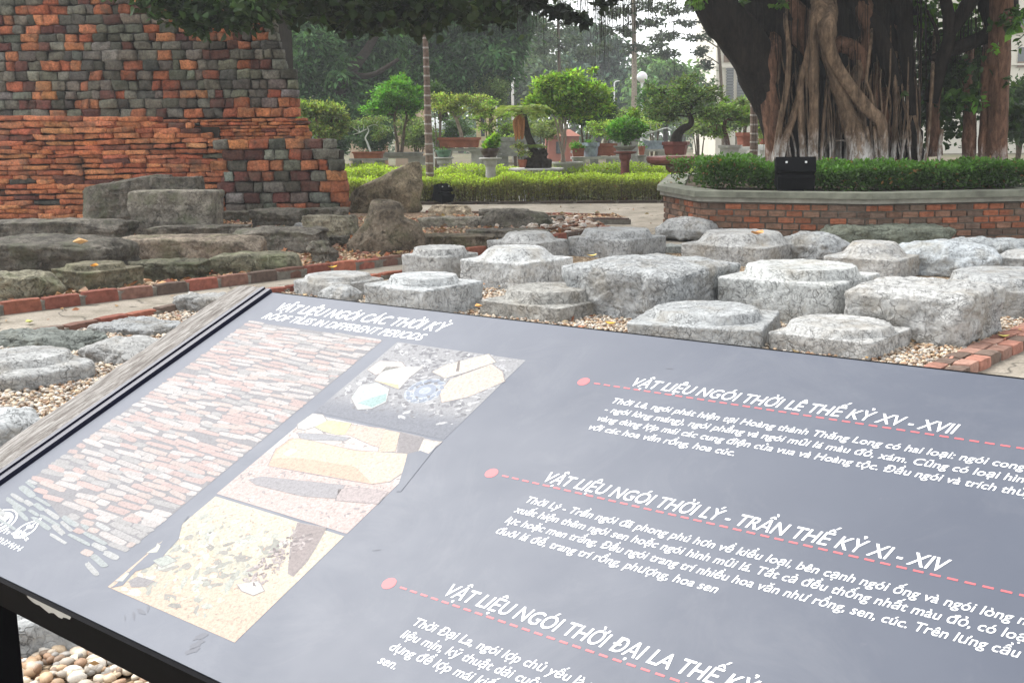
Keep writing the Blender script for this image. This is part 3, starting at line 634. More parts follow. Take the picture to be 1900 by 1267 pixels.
# ------------------------------------------------------------------ the lectern in the foreground
vx = ray(-1600, 300); vy = ray(2760, -1060)
PX = -vx / np.linalg.norm(vx); PY = -vy / np.linalg.norm(vy); PY = PY - PX * (PX @ PY); PY /= np.linalg.norm(PY)
PN = np.cross(PY, PX); PN /= np.linalg.norm(PN)
PO = CP + ray(505, 543) * 2.6
def uv(x, y):
    d = ray(x, y); t = (PN @ (PO - CP)) / (PN @ d); p = CP + d * t - PO; return np.array([p @ PX, p @ PY])
def pan(u, v, h=0.0):
    u, v, h = np.broadcast_arrays(np.asarray(u, float), np.asarray(v, float), np.asarray(h, float))
    return PO + u[..., None] * PX + v[..., None] * PY + h[..., None] * PN
PW, PD = 1.95, 0.917
lect_c = pan(PW / 2, PD / 2); 
LT = thing('information_lectern', 'slanted grey information lectern with white lettering and four printed pictures, in the foreground', 'information board', (lect_c[0], lect_c[1], 0))
def pbox(u0, u1, v0, v1, h0, h1):
    return np.concatenate([pan([u0, u1, u1, u0], [v0, v0, v1, v1], h0), pan([u0, u1, u1, u0], [v0, v0, v1, v1], h1)])
PB = BOXF[:, ::-1]
# face of the board: dull grey film under a worn, semi-gloss coat that mirrors the white sky
m, nt, b = mk('grey_printed_film', 0.45, 0.15); v = coord(nt, False)
c = mix(nt, (0.070, 0.079, 0.104), (0.088, 0.098, 0.124), ramp(nt, nz(nt, v, 2.0, 5), [(0.35, 0), (0.65, 1)]))
c = mix(nt, c, (0.20, 0.205, 0.22), ramp(nt, nz(nt, v, 5, 7, 0.75, 1.0), [(0.5, 0), (0.8, 0.22)]))
c = mix(nt, c, (0.10, 0.105, 0.13), ramp(nt, nz(nt, v, 60, 3, 0.6), [(0.70, 0), (0.78, 0.5)]))
setc(nt, b, c); b.inputs['Coat Weight'].default_value = 0.17; b.inputs['Coat Roughness'].default_value = 0.34
L_(nt, ramp(nt, nz(nt, v, 5, 6, 0.65), [(0.3, 0.32), (0.7, 0.5)]), b.inputs['Roughness']); M['film'] = m
u_, q_ = cubegrid(2)
bd = MB(); bd.add(pbox(0, PW, 0, PD, -.028, 0), PB); BOARD = bd.build('board', M['film'], LT, col=False)
fb = MB(); fb.add(pbox(-.002, PW + .002, PD, PD + .008, -.085, -.002), PB); fb.add(pbox(0, PW, -.008, 0, -.06, -.003), PB); fb.build('fascia', M['black'], LT, col=False)
# torn film at the front edge
tp = [uv(*p) for p in ((58, 1094), (72, 1108), (88, 1120), (112, 1127), (139, 1136), (118, 1122), (88, 1106))]
tv = np.array([pan(p[0], min(p[1], PD) - (.0 if i < 5 else .0), .001) for i, p in enumerate(tp)])
te = MB(); a0, a1 = uv(60, 1094)[0], uv(139, 1136)[0]; us = np.linspace(a0, a1, 14); dep = .017 * np.sin(np.linspace(0.1, np.pi, 14)) ** .6 * (1 + .25 * np.sin(us * 160))
tvv = np.concatenate([pan(us, PD + .009, -.001), pan(us, PD + .0095, -.002 - dep)]); te.add(tvv, np.array([[i, i + 1, 15 + i, 14 + i] for i in range(13)]))
tag(te.build('torn_film', M['pale_conc'], LT, col=False), 'peeling torn strip of pale film')
# legs
for uu in (0.135, PW - .25):
    for vv in (PD - .035, 0.12):
        p = pan(uu, vv, -.05); ex, ey = PX * .028, np.array([-PX[1], PX[0], 0]) * .028
        lg = MB(); lg.add(obox([p[0], p[1], p[2] / 2 + .01], [ex[0], ex[1], 0], ey, [0, 0, p[2] / 2 + .01]), BOXF); lg.build('leg', M['black'], LT, col=False)
# weathered plank and two dark rails along the left side
m, nt, b = mk('weathered_plank', 0.85, 0.25); tc = nt.nodes.new('ShaderNodeUVMap'); v = tc.outputs[0]
n1 = nz(nt, v, 3.0, 9, 0.75, 1.2, (2.2, 11, 1)); n2 = nz(nt, v, 9, 6, 0.7, 0.5, (1.0, 7, 1))
c = ramp(nt, n1, [(0.34, (0.055, 0.047, 0.042)), (0.46, (0.16, 0.145, 0.13)), (0.55, (0.30, 0.285, 0.265)), (0.70, (0.44, 0.425, 0.40))])
c = mix(nt, c, (0.17, 0.145, 0.13), ramp(nt, n2, [(0.48, 0), (0.66, 0.8)])); setc(nt, b, c); bump(nt, b, n1, 0.8, 0.006); M['plank'] = m
e0 = uv(432, 534)[0]; e1 = uv(484, 541)[0]
nn_ = 60; ts = np.linspace(-.012, PD + .25, nn_); rg = np.random.default_rng(4)
jl = np.cumsum(rg.normal(size=nn_)) * .0012; jl -= np.linspace(jl[0], jl[-1], nn_); jl += rg.normal(size=nn_) * .0012
jl += np.where(ts < .03, .012 * (1 - ts / .03).clip(0, 1), 0)
cols_ = 9; V, UVs = [], []
for hh in (0.0, -.03):
    for i in range(nn_):
        for k in range(cols_):
            f_ = k / (cols_ - 1); uu = e0 + jl[i] + (e1 - e0 - jl[i]) * f_; V.append(pan(uu, ts[i], hh + (.0 if hh else .004 * math.sin(f_ * 3.1)))); UVs.append((ts[i] * 2, f_ * .35))
V = np.array(V); Q = []
for i in range(nn_ - 1):
    for k in range(cols_ - 1):
        a = i * cols_ + k; Q.append([a, a + cols_, a + cols_ + 1, a + 1]); o_ = nn_ * cols_; Q.append([o_ + a, o_ + a + 1, o_ + a + cols_ + 1, o_ + a + cols_])
o_ = nn_ * cols_
for i in range(nn_ - 1):
    for k in (0, cols_ - 1):
        a = i * cols_ + k; Q.append([a, a + cols_, o_ + a + cols_, o_ + a])
for i in (0, nn_ - 1):
    for k in range(cols_ - 1):
        a = i * cols_ + k; Q.append([a, a + 1, o_ + a + 1, o_ + a])
pl = solid('side_plank', V, np.array(Q), M['plank'], LT, smooth=False)
uvl = pl.data.uv_layers.new(name='UVMap'); li = np.zeros(len(pl.data.loops), np.int32); pl.data.loops.foreach_get('vertex_index', li)
uvl.data.foreach_set('uv', np.array(UVs, np.float32)[li].ravel()); tag(pl, 'weathered grey side plank with flaking streaks')
M['rail'] = m_simple('dark_blue_rail', (0.010, 0.011, 0.028), 0.35, 0.5, 0.2, 9, 0.0)
r0 = uv(499, 543)[0]
for a, c_, h_ in ((e1 + .001, e1 + .013, .010), (r0 - .013, r0 + .003, .007)):
    rb = MB(); rb.add(pbox(a, c_, -.006, PD + .2, -.03, h_), PB); rb.build('side_rail', M['rail'], LT, col=False)
rb = MB(); rb.add(pbox(e1 + .013, r0 - .013, -.004, PD + .2, -.03, -.004), PB); rb.build('side_channel', M['pale_conc'], LT, col=False)

# printed ink
def m_ink(name, c, rough=0.4):
    m, nt, b = mk(name, rough, 0.15); setc(nt, b, c); b.inputs['Coat Weight'].default_value = 0.17; b.inputs['Coat Roughness'].default_value = 0.34; return m
M['white_ink'] = m_ink('white_ink', (0.80, 0.80, 0.80)); M['red_ink'] = m_ink('faded_red_ink', (0.50, 0.11, 0.12))
m, nt, b = mk('printed_picture', 0.45, 0.15); setc(nt, b, mix(nt, attr(nt), ramp(nt, nz(nt, coord(nt, False), 190, 5, 0.85), [(0.3, 0.5), (0.5, 1.0), (0.7, 1.3)]), 1.0, 'MULTIPLY'))
b.inputs['Coat Weight'].default_value = 0.17; b.inputs['Coat Roughness'].default_value = 0.34; M['print'] = m
E_H = 0.0003
def text_mesh(body, shear=0.22, off=0.0, sp=1.0):
    c = bpy.data.curves.new('lettering', 'FONT'); c.body = body; c.size = 1.0; c.shear = shear; c.offset = off; c.resolution_u = 3; c.space_character = sp
    o = bpy.data.objects.new('lettering', c); COL.objects.link(o); dg = bpy.context.evaluated_depsgraph_get(); dg.update()
    me = bpy.data.meshes.new_from_object(o.evaluated_get(dg)); V = np.array([p.co[:] for p in me.vertices]); Fs = [list(p.vertices) for p in me.polygons]
    bpy.data.objects.remove(o); bpy.data.curves.remove(c); bpy.data.meshes.remove(me); return V, Fs
def lettering(name, lines, mat, shear=.22, off=0.0, sp=1.0):
    """lines: (text, u0, baseline v, width or None, cap height)"""
    mb = MB(); scale = None
    for body, u0, v0, wd, cap in lines:
        V, Fs = text_mesh(body, shear, 0.003, sp); sy = cap / 0.729
        sx = wd / (V[:, 0].max() - V[:, 0].min()) if wd else (scale or sy)
        scale = sx
        by = {}
        for f in Fs: by.setdefault(len(f), []).append(f)
        for j, (du, dv) in enumerate(((0, 0), (off, 0), (off / 2, off * .7)) if off > 0 else ((0, 0),)):
            W = pan(u0 + du * sy + (V[:, 0] - V[:, 0].min()) * sx, v0 + dv * sy - V[:, 1] * sy, E_H + j * .00006)
            mb.add(W, [np.array(x) for x in by.values()])
    return mb.build(name, mat, LT, col=False)
def base_line(s, e): a, c_ = uv(*s), uv(*e); return a[0], (a[1] + c_[1]) / 2, c_[0] - a[0]
u0, v0, wd = base_line((509, 576), (822, 616)); tag(lettering('title_lettering', [('VẬT LIỆU NGÓI CÁC THỜI KỲ', u0, v0, wd, .034)], M['white_ink'], .24, .03), 'bold white title reading VẬT LIỆU NGÓI CÁC THỜI KỲ')
u0, v0, wd = base_line((483, 592), (782, 631)); tag(lettering('subtitle_lettering', [('ROOF TILES IN DIFFERENT PERIODS', u0, v0, wd, .026)], M['white_ink'], .24, -.004), 'thin white line reading ROOF TILES IN DIFFERENT PERIODS')
H1 = base_line((1167, 719), (1771, 809)); H2 = base_line((1004.5, 896), (1752, 1068)); h3 = uv(819, 1108)
hs3 = (uv(1249, 1246) - h3)[0]
lettering('heading_lettering', [('VẬT LIỆU NGÓI THỜI LÊ THẾ KỶ XV - XVII', H1[0], H1[1] - .005, H1[2], .0245)], M['white_ink'], .24, .018)
lettering('heading_lettering', [('VẬT LIỆU NGÓI THỜI LÝ - TRẦN THẾ KỶ XI - XIV', H2[0], H2[1] - .005, H2[2], .0245)], M['white_ink'], .24, .018)
V3, _ = text_mesh('VẬT LIỆU NGÓI THỜI ĐẠI LA', .24); V4, _ = text_mesh('VẬT LIỆU NGÓI THỜI ĐẠI LA THẾ KỶ', .24); V3b, _ = text_mesh('VẬT LIỆU NGÓI THỜI ĐẠI LA T', .24)
lettering('heading_lettering', [('VẬT LIỆU NGÓI THỜI ĐẠI LA THẾ KỶ', h3[0], h3[1] - .005, hs3 * np.ptp(V4[:, 0]) / (np.ptp(V3[:, 0]) + .3), .0245)], M['white_ink'], .24, .018)
def para(rows, cap, scale_from=None):
    out = []; vs = [uv(*r[1])[1] for r in rows]; k = np.polyfit(range(len(rows)), vs, 1)
    for i, r in enumerate(rows):
        a = uv(*r[1]); wd = (uv(*r[2])[0] - a[0]) if r[2] else None
        out.append((r[0], a[0], np.polyval(k, i), wd, cap))
    return out
P1 = para([('Thời Lê, ngói phát hiện tại Hoàng thành Thăng Long có hai loại: ngói cong', (1133, 748), (1900, 876)),
           ('- ngói lòng máng), ngói phẳng và ngói mũi lá màu đỏ, xám. Cũng có loại hình', (1121, 762), (1915, 898)),
           ('vàng dùng lợp mái các cung điện của vua và Hoàng tộc. Đầu ngói và trích thủy', (1106, 780), (1915, 930)),
           ('với các hoa văn rồng, hoa cúc.', (1090, 796), (1359, 848))], .0150)
P2 = para([('Thời Lý - Trần ngói đã phong phú hơn về kiểu loại, bên cạnh ngói ống và ngói lòng m', (974, 931), (1910, 1169)),
           ('xuất hiện thêm ngói sen hoặc ngói hình mũi lá. Tất cả đều thống nhất màu đỏ, có loại', (952, 950), (1910, 1200)),
           ('lục hoặc men trắng. Đầu ngói trang trí nhiều hoa văn như rồng, sen, cúc. Trên lưng cầu', (936, 969), (1889, 1224)),
           ('đuôi lá đề, trang trí rồng, phượng, hoa sen', (919, 988), (1328, 1100))], .0150)
L1, _ = text_mesh('Thời Đại La, ngói lợp chủ yếu', .18); L1f, _ = text_mesh('Thời Đại La, ngói lợp chủ yếu là ngói', .18)
k3 = (uv(1060, 1255) - uv(764, 1159))[0] / np.ptp(L1[:, 0])
P3 = para([('Thời Đại La, ngói lợp chủ yếu là ngói', (764, 1159), None), ('liệu mịn, kỹ thuật dải cuộn, kết', (742, 1181), None), ('dụng để lợp mái kiến', (721, 1204), None), ('sen.', (699, 1229), None)], .0150)
P3 = [(t, a, v_, np.ptp(text_mesh(t, .18)[0][:, 0]) * k3, c_) for t, a, v_, _, c_ in P3]
for P_ in (P1, P2, P3): lettering('paragraph_lettering', P_, M['white_ink'], .18, .014)
for (sx_, sy_), v_ in (((1083, 708), None), ((912, 877.5), None), ((722, 1082), None)):
    a = uv(sx_, sy_); mb = MB(); t = np.linspace(0, 2 * np.pi, 20, endpoint=False)
    mb.add(pan(a[0] + .0112 * np.cos(t), a[1] + .0112 * np.sin(t), E_H), [np.arange(20)[None]])
    uu = a[0] + .022
    while uu < PW - .06:
        mb.add(pan([uu, uu + .0125, uu + .0125, uu], [a[1] - .0016, a[1] - .0016, a[1] + .0016, a[1] + .0016], E_H), np.array([[0, 1, 2, 3]])); uu += .020
    mb.build('dashed_line', M['red_ink'], LT, col=False)

# printed pictures: flat prints, cut into the shapes their photographs show
def pset(mb, poly, colr, h, m=0): P = np.asarray(poly, float); mb.add(pan(P[:, 0], P[:, 1], h), [np.arange(len(P))[None]], np.asarray(colr) * .40, m)
def pxpoly(pts): return [uv(*p) for p in pts]
def rnd_poly(cu, cv, ru, rv, rng, n=8, ang=0.0, p=3.0, jit=.12):
    t = np.linspace(0, 2 * np.pi, n, endpoint=False) + .2; x = np.sign(np.cos(t)) * np.abs(np.cos(t)) ** (2 / p); y = np.sign(np.sin(t)) * np.abs(np.sin(t)) ** (2 / p)
    x = x * ru * (1 + rng.normal(size=n) * jit); y = y * rv * (1 + rng.normal(size=n) * jit); return np.c_[cu + x * math.cos(ang) - y * math.sin(ang), cv + x * math.sin(ang) + y * math.cos(ang)]
rng = np.random.default_rng(11)
mb = MB(); vv = .124; row = 0
pset(mb, [(.051, .124), (.486, .122), (.487, .775), (.40, .79), (.25, .77), (.12, .735), (.055, .71)], (.30, .29, .31), E_H - .0001)
while vv < .895:
    h_ = .0098 + .003 * sstep(.3, .8, vv) + rng.uniform(-.0015, .002); uu = .052 + rng.uniform(-.03, .01)
    while uu < .484:
        l_ = rng.uniform(.028, .095); ce = min(uu + l_, .486) ; c0 = max(uu, .05)
        wob = .007 * math.sin(uu * 14 + vv * 40) + .003 * math.sin(uu * 37 + vv * 90)
        grey = vv > .70 + .10 * (uu / .48) + rng.normal() * .02
        drop = rng.uniform() < sstep(.755 + .05 * (uu / .48), .83 + .03 * (uu / .48), vv) * 1.4 or rng.uniform() < .03
        if ce - c0 > .012 and not drop:
            k = rng.uniform()
            col_ = np.array((.66, .67, .66) if grey else ((.82, .72, .68) if k < .34 else (.74, .44, .38) if k < .60 else (.78, .56, .48) if k < .84 else (.50, .47, .46))) * rng.uniform(.86, 1.08)
            if grey and rng.uniform() < .35: col_ = np.array((.42, .50, .50))
            pset(mb, rnd_poly((c0 + ce) / 2, vv + wob + h_ / 2, (ce - c0) / 2 - .0002, h_ * .46 * (1 if not grey else rng.uniform(.5, 1)), rng, 12, rng.normal() * .05 + (.12 if grey else 0), 4.2, .08), np.clip((col_ * .62 + .22) * .92, 0, .85), E_H + rng.uniform(0, .0001))
        uu += l_
    vv += h_; row += 1
tag(mb.build('printed_picture', M['print'], LT), 'tall faded print of stacked pinkish roof tiles turning grey at its lower end')
def speck(mb, u0, u1, v0, v1, n, cols, rng, smin=.002, smax=.006, h=E_H + .0001, keep=None):
    for _ in range(n):
        u_, v_ = rng.uniform(u0, u1), rng.uniform(v0, v1); s_ = rng.uniform(smin, smax)
        if keep and not keep(u_, v_): continue
        pset(mb, rnd_poly(u_, v_, s_ * rng.uniform(.8, 2.0), s_ * .7, rng, 6, rng.uniform(-1, 1), 2.2, .25), np.array(cols[rng.integers(len(cols))]) * rng.uniform(.85, 1.1), h + rng.uniform(0, .0001))
def gridprint(mb, u0, u1, v0, v1, f, n=22, h=E_H):
    U, V_ = np.meshgrid(np.linspace(u0, u1, n), np.linspace(v0, v1, n), indexing='ij'); c_ = np.array([f(a, b_) for a, b_ in zip(U.ravel(), V_.ravel())])
    i = np.arange(n * n).reshape(n, n); q = np.stack([i[:-1, :-1], i[1:, :-1], i[1:, 1:], i[:-1, 1:]], -1).reshape(-1, 4); mb.add(pan(U.ravel(), V_.ravel(), h), q, c_ * .40)
UA, UB = .527, .8565; FILM = np.array((.19, .205, .255))
# tiles on gravel
mb = MB(); V0_, V1_ = .121, .369
gridprint(mb, UA, UB, V0_, V1_, lambda a, b_: np.array((.44, .44, .46)) * (1 - sstep(.29, .35, b_ + .04 * (a - .6))) + FILM * 1.1 * sstep(.29, .35, b_ + .04 * (a - .6)))
speck(mb, UA + .01, UB - .01, V0_ + .005, V1_ - .006, 900, [(.72, .72, .73), (.62, .62, .64), (.26, .26, .29), (.22, .22, .25)], rng, .0015, .006, keep=lambda a, b_: rng.uniform() > sstep(.25, .36, b_))
h2 = E_H + .0003
def shape(pts, c_, h=h2, m=0):
    P = np.array(pxpoly(pts)); q = P.mean(0); d = P - q
    if m == 0: pset(mb, q + d + d / (np.linalg.norm(d, axis=1, keepdims=True) + 1e-6) * .0022, (.40, .36, .36), h - .00003)
    pset(mb, pxpoly(pts), c_, h, m)
shape([(682, 686), (705, 670), (745, 672), (752, 680), (716, 688), (698, 696)], (.80, .72, .68))
shape([(708, 690), (716, 681), (785, 681), (760, 700), (740, 722), (695, 706)], (.85, .84, .80)); shape([(695, 706), (740, 714), (740, 722)], (.84, .70, .42), h2 + .00001)
shape([(652, 738), (668, 716), (700, 710), (722, 722), (716, 746), (690, 758), (664, 760)], (.70, .79, .78)); shape([(664, 748), (690, 738), (718, 730), (716, 744), (690, 756)], (.42, .62, .60), h2 + .00001)
shape([(802, 690), (826, 678), (906, 657), (920, 672), (866, 690), (826, 702)], (.84, .76, .66)); shape([(816, 728), (836, 704), (912, 676), (932, 690), (936, 708), (870, 736), (820, 747)], (.84, .70, .60)); shape([(846, 690), (850, 670), (854, 669), (852, 689)], (.25, .2, .18), h2 + .00002)
cu = uv(789, 725)
for rr_, c_ in ((.052, (.40, .46, .58)), (.046, (.56, .62, .72)), (.041, (.36, .42, .55)), (.034, (.60, .66, .75)), (.018, (.38, .44, .56)), (.010, (.58, .64, .74))):
    t = np.linspace(0, 2 * np.pi, 28, endpoint=False); pset(mb, np.c_[cu[0] + rr_ * 1.25 * np.cos(t), cu[1] + rr_ * 1.15 * np.sin(t)], c_, h2 + .00008 - rr_ * .01)
for k_ in range(12):
    t = k_ / 12 * 6.283; pset(mb, rnd_poly(cu[0] + .034 * math.cos(t), cu[1] + .032 * math.sin(t), .009, .004, rng, 7, t + 1.2, 2.2, .15), (.36, .42, .54), h2 + .00012)
tag(mb.build('printed_picture', M['print'], LT), 'print of tile fragments and a round blue-grey tile end on gravel')
# the long orange tile
mb = MB(); V0_, V1_ = .376, .6175
gridprint(mb, UA, UB, V0_, V1_, lambda a, b_: (np.array((.80, .72, .68)) if b_ < .50 else np.array((.74, .58, .54))) * (1 - .72 * sstep(.735, .75, a) * sstep(.43, .45, b_ + (a - .75) * .3) * (1 - sstep(.55, .60, b_)) * 0 - 0))
speck(mb, UA + .006, UB - .006, V0_ + .004, V1_ - .005, 700, [(.84, .80, .76), (.70, .55, .50), (.46, .40, .40), (.8, .66, .6)], rng, .001, .004)
shape([(553, 787), (580, 768), (598, 770), (606, 780), (590, 790), (566, 797), (553, 795)], (.86, .86, .80)); shape([(585, 792), (606, 780), (652, 786), (640, 806), (624, 806), (600, 800)], (.80, .84, .42))
shape([(652, 788), (714, 796), (704, 830), (690, 826), (650, 808), (640, 806)], (.80, .60, .50)); shape([(714, 797), (742, 803), (734, 838), (702, 838)], (.80, .62, .48)); shape([(742, 802), (786, 813), (772, 842), (752, 868), (738, 842)], (.30, .27, .28)); shape([(786, 816), (820, 820), (790, 846), (774, 864), (770, 850)], (.82, .74, .66))
shape([(552, 803), (600, 806), (650, 812), (640, 818), (560, 816)], (.42, .42, .45))
shape([(498, 864), (512, 834), (540, 814), (560, 814), (660, 836), (756, 842), (748, 876), (720, 894), (690, 898), (600, 882)], (.84, .53, .38)); shape([(505, 850), (520, 832), (545, 815), (562, 815), (660, 837), (740, 842), (660, 866), (560, 850)], (.86, .68, .50), h2 + .00001); shape([(660, 866), (690, 838), (756, 842), (748, 876), (724, 893), (690, 897)], (.82, .68, .54), h2 + .000015)
shape([(526, 842), (540, 832), (552, 836), (534, 847)], (.84, .80, .74), h2 + .00002)
shape([(462, 890), (486, 884), (566, 893), (640, 900), (622, 925), (560, 920), (476, 900)], (.40, .38, .40)); shape([(628, 908), (660, 904), (720, 912), (700, 935), (624, 928)], (.55, .46, .45))
shape([(736, 912), (757, 842), (780, 836), (796, 842), (821, 815), (744, 912)], tuple(FILM), h2 + .00003, 1)
tag(mb.build('printed_picture', [M['print'], M['film']], LT), 'print of a long orange half-round tile lying in pinkish sand')
# shards in the pit
mb = MB(); V0_, V1_ = .6235, .8565
gridprint(mb, UA + .004, UB, V0_, V1_, lambda a, b_: np.array((.82, .71, .55)) * (1 - sstep(.70, .82, b_)) + np.array((.82, .60, .45)) * sstep(.70, .82, b_))
speck(mb, UA + .02, UB - .09, .66, .85, 380, [(.84, .82, .74), (.70, .66, .52), (.46, .46, .40), (.60, .62, .54), (.83, .74, .52), (.40, .38, .34)], rng, .003, .011, keep=lambda a, b_: abs(b_ - .745) < .07 + .04 * rng.normal())
speck(mb, UA + .01, UB - .01, V0_ + .004, V1_ - .004, 500, [(.84, .72, .55), (.72, .50, .36), (.62, .48, .38)], rng, .0008, .0025)
shape([(552, 970), (605, 980), (588, 1010), (570, 1040), (545, 1068), (535, 1062), (540, 1020)], (.36, .29, .28))
mm_ = len(mb.V); speck(mb, *sorted((uv(552, 975)[0], uv(596, 985)[0])), .64, .76, 160, [(.24, .19, .19), (.48, .40, .39), (.60, .52, .50)], rng, .0015, .004, h2 + .00002, keep=lambda a, b_: True)
for pts, c_ in (([(272, 1026), (290, 1014), (292, 1008), (298, 1012), (292, 1024)], (.84, .83, .66)), ([(215, 1078), (236, 1062), (240, 1064), (228, 1078)], (.84, .83, .66)), ([(240, 1078), (256, 1070), (286, 1078), (270, 1088), (246, 1088)], (.34, .32, .33)), ([(284, 1040), (310, 1030), (328, 1040), (300, 1052)], (.54, .58, .52)), ([(440, 1084), (480, 1078), (490, 1096), (470, 1104), (450, 1096)], (.80, .80, .72))): shape(pts, c_, h2 + .00004)
for pts in ([(205, 1091), (215, 1084), (262, 1040), (300, 1006), (312, 990), (330, 975), (352, 955), (338, 974), (332, 1000), (300, 1035), (278, 1052), (252, 1060), (228, 1086)],): shape(pts, tuple(FILM), h2 + .000035, 1)
tag(mb.build('printed_picture', [M['print'], M['film']], LT), 'print of scattered tile shards in a sandy yellow pit')
# two white emblems and their small captions
mb = MB(); c_ = uv(-4, 968); rot = .0
for r0_, r1_ in ((.044, .040), (.034, .027), (.019, .015)):
    t = np.linspace(-2.3, 2.0, 34); V = np.concatenate([pan(c_[0] + r0_ * np.cos(t), c_[1] + r0_ * np.sin(t) * .8, E_H), pan(c_[0] + r1_ * np.cos(t), c_[1] + r1_ * np.sin(t) * .8, E_H)])
    mb.add(V, np.array([[i, i + 1, 35 + i, 34 + i] for i in range(33)]))
pset(mb, [(c_[0] - .014, c_[1] - .02), (c_[0] + .012, c_[1] - .022), (c_[0] + .015, c_[1] - .008), (c_[0] + .004, c_[1] - .006), (c_[0] + .002, c_[1] + .02), (c_[0] - .012, c_[1] + .02)], (1, 1, 1), E_H)
tag(mb.build('emblem', M['white_ink'], LT, col=False), 'round white emblem of nested arcs')
mb = MB(); c_ = uv(46, 984)
def stroke(pts, w_):
    P = cat_rom(np.array([[p[0], p[1], 0] for p in pts]), 5)[:, :2]; T = np.gradient(P, axis=0); T /= np.linalg.norm(T, axis=1, keepdims=True) + 1e-9; N_ = np.c_[-T[:, 1], T[:, 0]] * w_ / 2; n = len(P)
    A_, B2 = c_ + P + N_, c_ + P - N_; mb.add(np.concatenate([pan(A_[:, 0], A_[:, 1], E_H), pan(B2[:, 0], B2[:, 1], E_H)]), np.array([[i, i + 1, n + i + 1, n + i] for i in range(n - 1)]))
s_ = .028
lf = [(0, -1.25), (.28, -.85), (.62, -.45), (.72, .05), (.55, .45), (.22, .66), (0, .70), (-.22, .66), (-.55, .45), (-.72, .05), (-.62, -.45), (-.28, -.85), (0, -1.25)]
stroke([(a * s_, b_ * s_) for a, b_ in lf], .0034)
for sg in (-1, 1):
    t = np.linspace(0, 9, 14); stroke([(sg * (.30 + .20 * (1 - k / 9) * math.cos(k)) * s_, (.22 + .20 * (1 - k / 9) * math.sin(k)) * s_) for k in t], .0024)
    stroke([(sg * (.20 + .17 * (1 - k / 9) * math.cos(k + 2)) * s_, (-.38 + .17 * (1 - k / 9) * math.sin(k + 2)) * s_) for k in t], .0024)
    stroke([(sg * .05 * s_, .5 * s_), (sg * .3 * s_, .58 * s_), (sg * .5 * s_, .3 * s_), (sg * .62 * s_, 0)], .0026)
stroke([(0, -.9 * s_), (.05 * s_, -.6 * s_), (-.03 * s_, -.2 * s_), (.04 * s_, .3 * s_)], .003)
tag(mb.build('emblem', M['white_ink'], LT, col=False), 'white leaf-shaped emblem filled with scrolls')
mb = MB(); c_ = uv(8, 1006); rng = np.random.default_rng(8)
for rr_, n_, hh in ((0, 9, .012), (-.022, 8, .008)):
    for k_ in range(n_):
        x_ = (k_ - 3) * .011 * (1 if rr_ == 0 else .9)
        for _ in range(2):
            a_ = rng.uniform(-.5, .5); d_ = np.array([math.sin(a_), math.cos(a_)]) * hh / 2 if rng.uniform() < .6 else np.array([.004, .001]); o2 = np.array([x_ + rng.uniform(-.002, .002), rr_ + rng.uniform(-.003, .003)]); w_ = np.array([d_[1], -d_[0]]) / np.linalg.norm(d_) * .0012
            pset(mb, [c_ + o2 - d_ - w_, c_ + o2 + d_ - w_, c_ + o2 + d_ + w_, c_ + o2 - d_ + w_], (1, 1, 1), E_H)
tag(mb.build('emblem_caption', M['white_ink'], LT, col=False), 'tiny illegible white caption under the emblems')
# scuffs
rng = np.random.default_rng(5); M['scuff'] = m_ink('scuff_grey', (.085, .09, .11), .5)
for (x_, y_, l_) in ((372, 1180, .022), (366, 1194, .026), (358, 1206, .022), (262, 1134, .03), (275, 1128, .018), (248, 1141, .02), (232, 1146, .012), (700, 1020, .012), (1243, 684, .016)):
    a = uv(x_, y_); ang = rng.uniform(1.9, 2.4) if 350 < x_ < 380 else rng.uniform(-.5, .9)
    mb = MB(); pset(mb, rnd_poly(a[0], a[1], l_ / 2, l_ * (.3 if 350 < x_ < 380 else .1), rng, 14, ang, 2, .22), (.12, .13, .16), E_H)
    mb.build('scuff_mark', M['scuff'], LT, col=False)
# ------------------------------------------------------------------ the old brick tower on the left
def brick_courses(mb, x0f, x1f, y0, z0, z1, hr, lr, pal, rng, batter=0.0, wav=0.0, jit=.02, depth=.25, n=4, slant=0.0):
    """rows of separate rounded bricks on a wall that faces the viewer; x0f, x1f give the row's ends by height"""
    u, q = cubegrid(n); z = z0; row = 0
    while z < z1:
        h = rng.uniform(*hr); x = x0f(z) - rng.uniform(0, .3) * (row % 2); xe = x1f(z)
        while x < xe - .04:
            l = min(rng.uniform(*lr), xe - x)
            if xe - x - l < .1: l = xe - x
            p = u / (np.sum(np.abs(u) ** 16, 1)[:, None] ** (1 / 16)); g = rng.uniform(.005, .014)
            hh = h * rng.uniform(.94, 1.05)
            P = p * np.array([(l - g) / 2, depth / 2, (hh - g) / 2])
            P += rng.uniform(-.10, .10, (1, 3)) * np.array([0, depth * .4, 0]); P[:, 2] += P[:, 0] * rng.normal() * .025; P[:, 0] += P[:, 2] * rng.normal() * .06
            ctr = np.array([x + l / 2, y0 + batter * (z - z0) + rng.normal() * jit + depth / 2, z + h / 2 + wav * math.sin(x * 1.3 + row) + slant * (x - x0f(z))])
            P = P + ctr; P += fbm(P, 9, 3, row)[:, None] * .030 * p
            k = rng.choice(len(pal), p=[a[1] for a in pal]); c = np.array(pal[k][0]) * rng.uniform(.72, 1.25) * (1 + rng.normal(size=3) * .05)
            mb.add(P, q, np.clip(c, .01, .8)); x += l
        z += h; row += 1
RED, ORG, DRK, GRY, OLV, TAN = (.33, .105, .055), (.46, .18, .085), (.13, .055, .042), (.165, .152, .12), (.095, .088, .072), (.36, .24, .15)
YW = 20.2
TW = thing('brick_tower', 'tall old tower of mixed grey and red bricks on a base of thin orange bricks', 'tower', (-7.5, YW, 0))
wx = lambda px: (px - CX) / F * YW
def zz(py): return EYE - (py - 255) / F * YW
rng = np.random.default_rng(21)
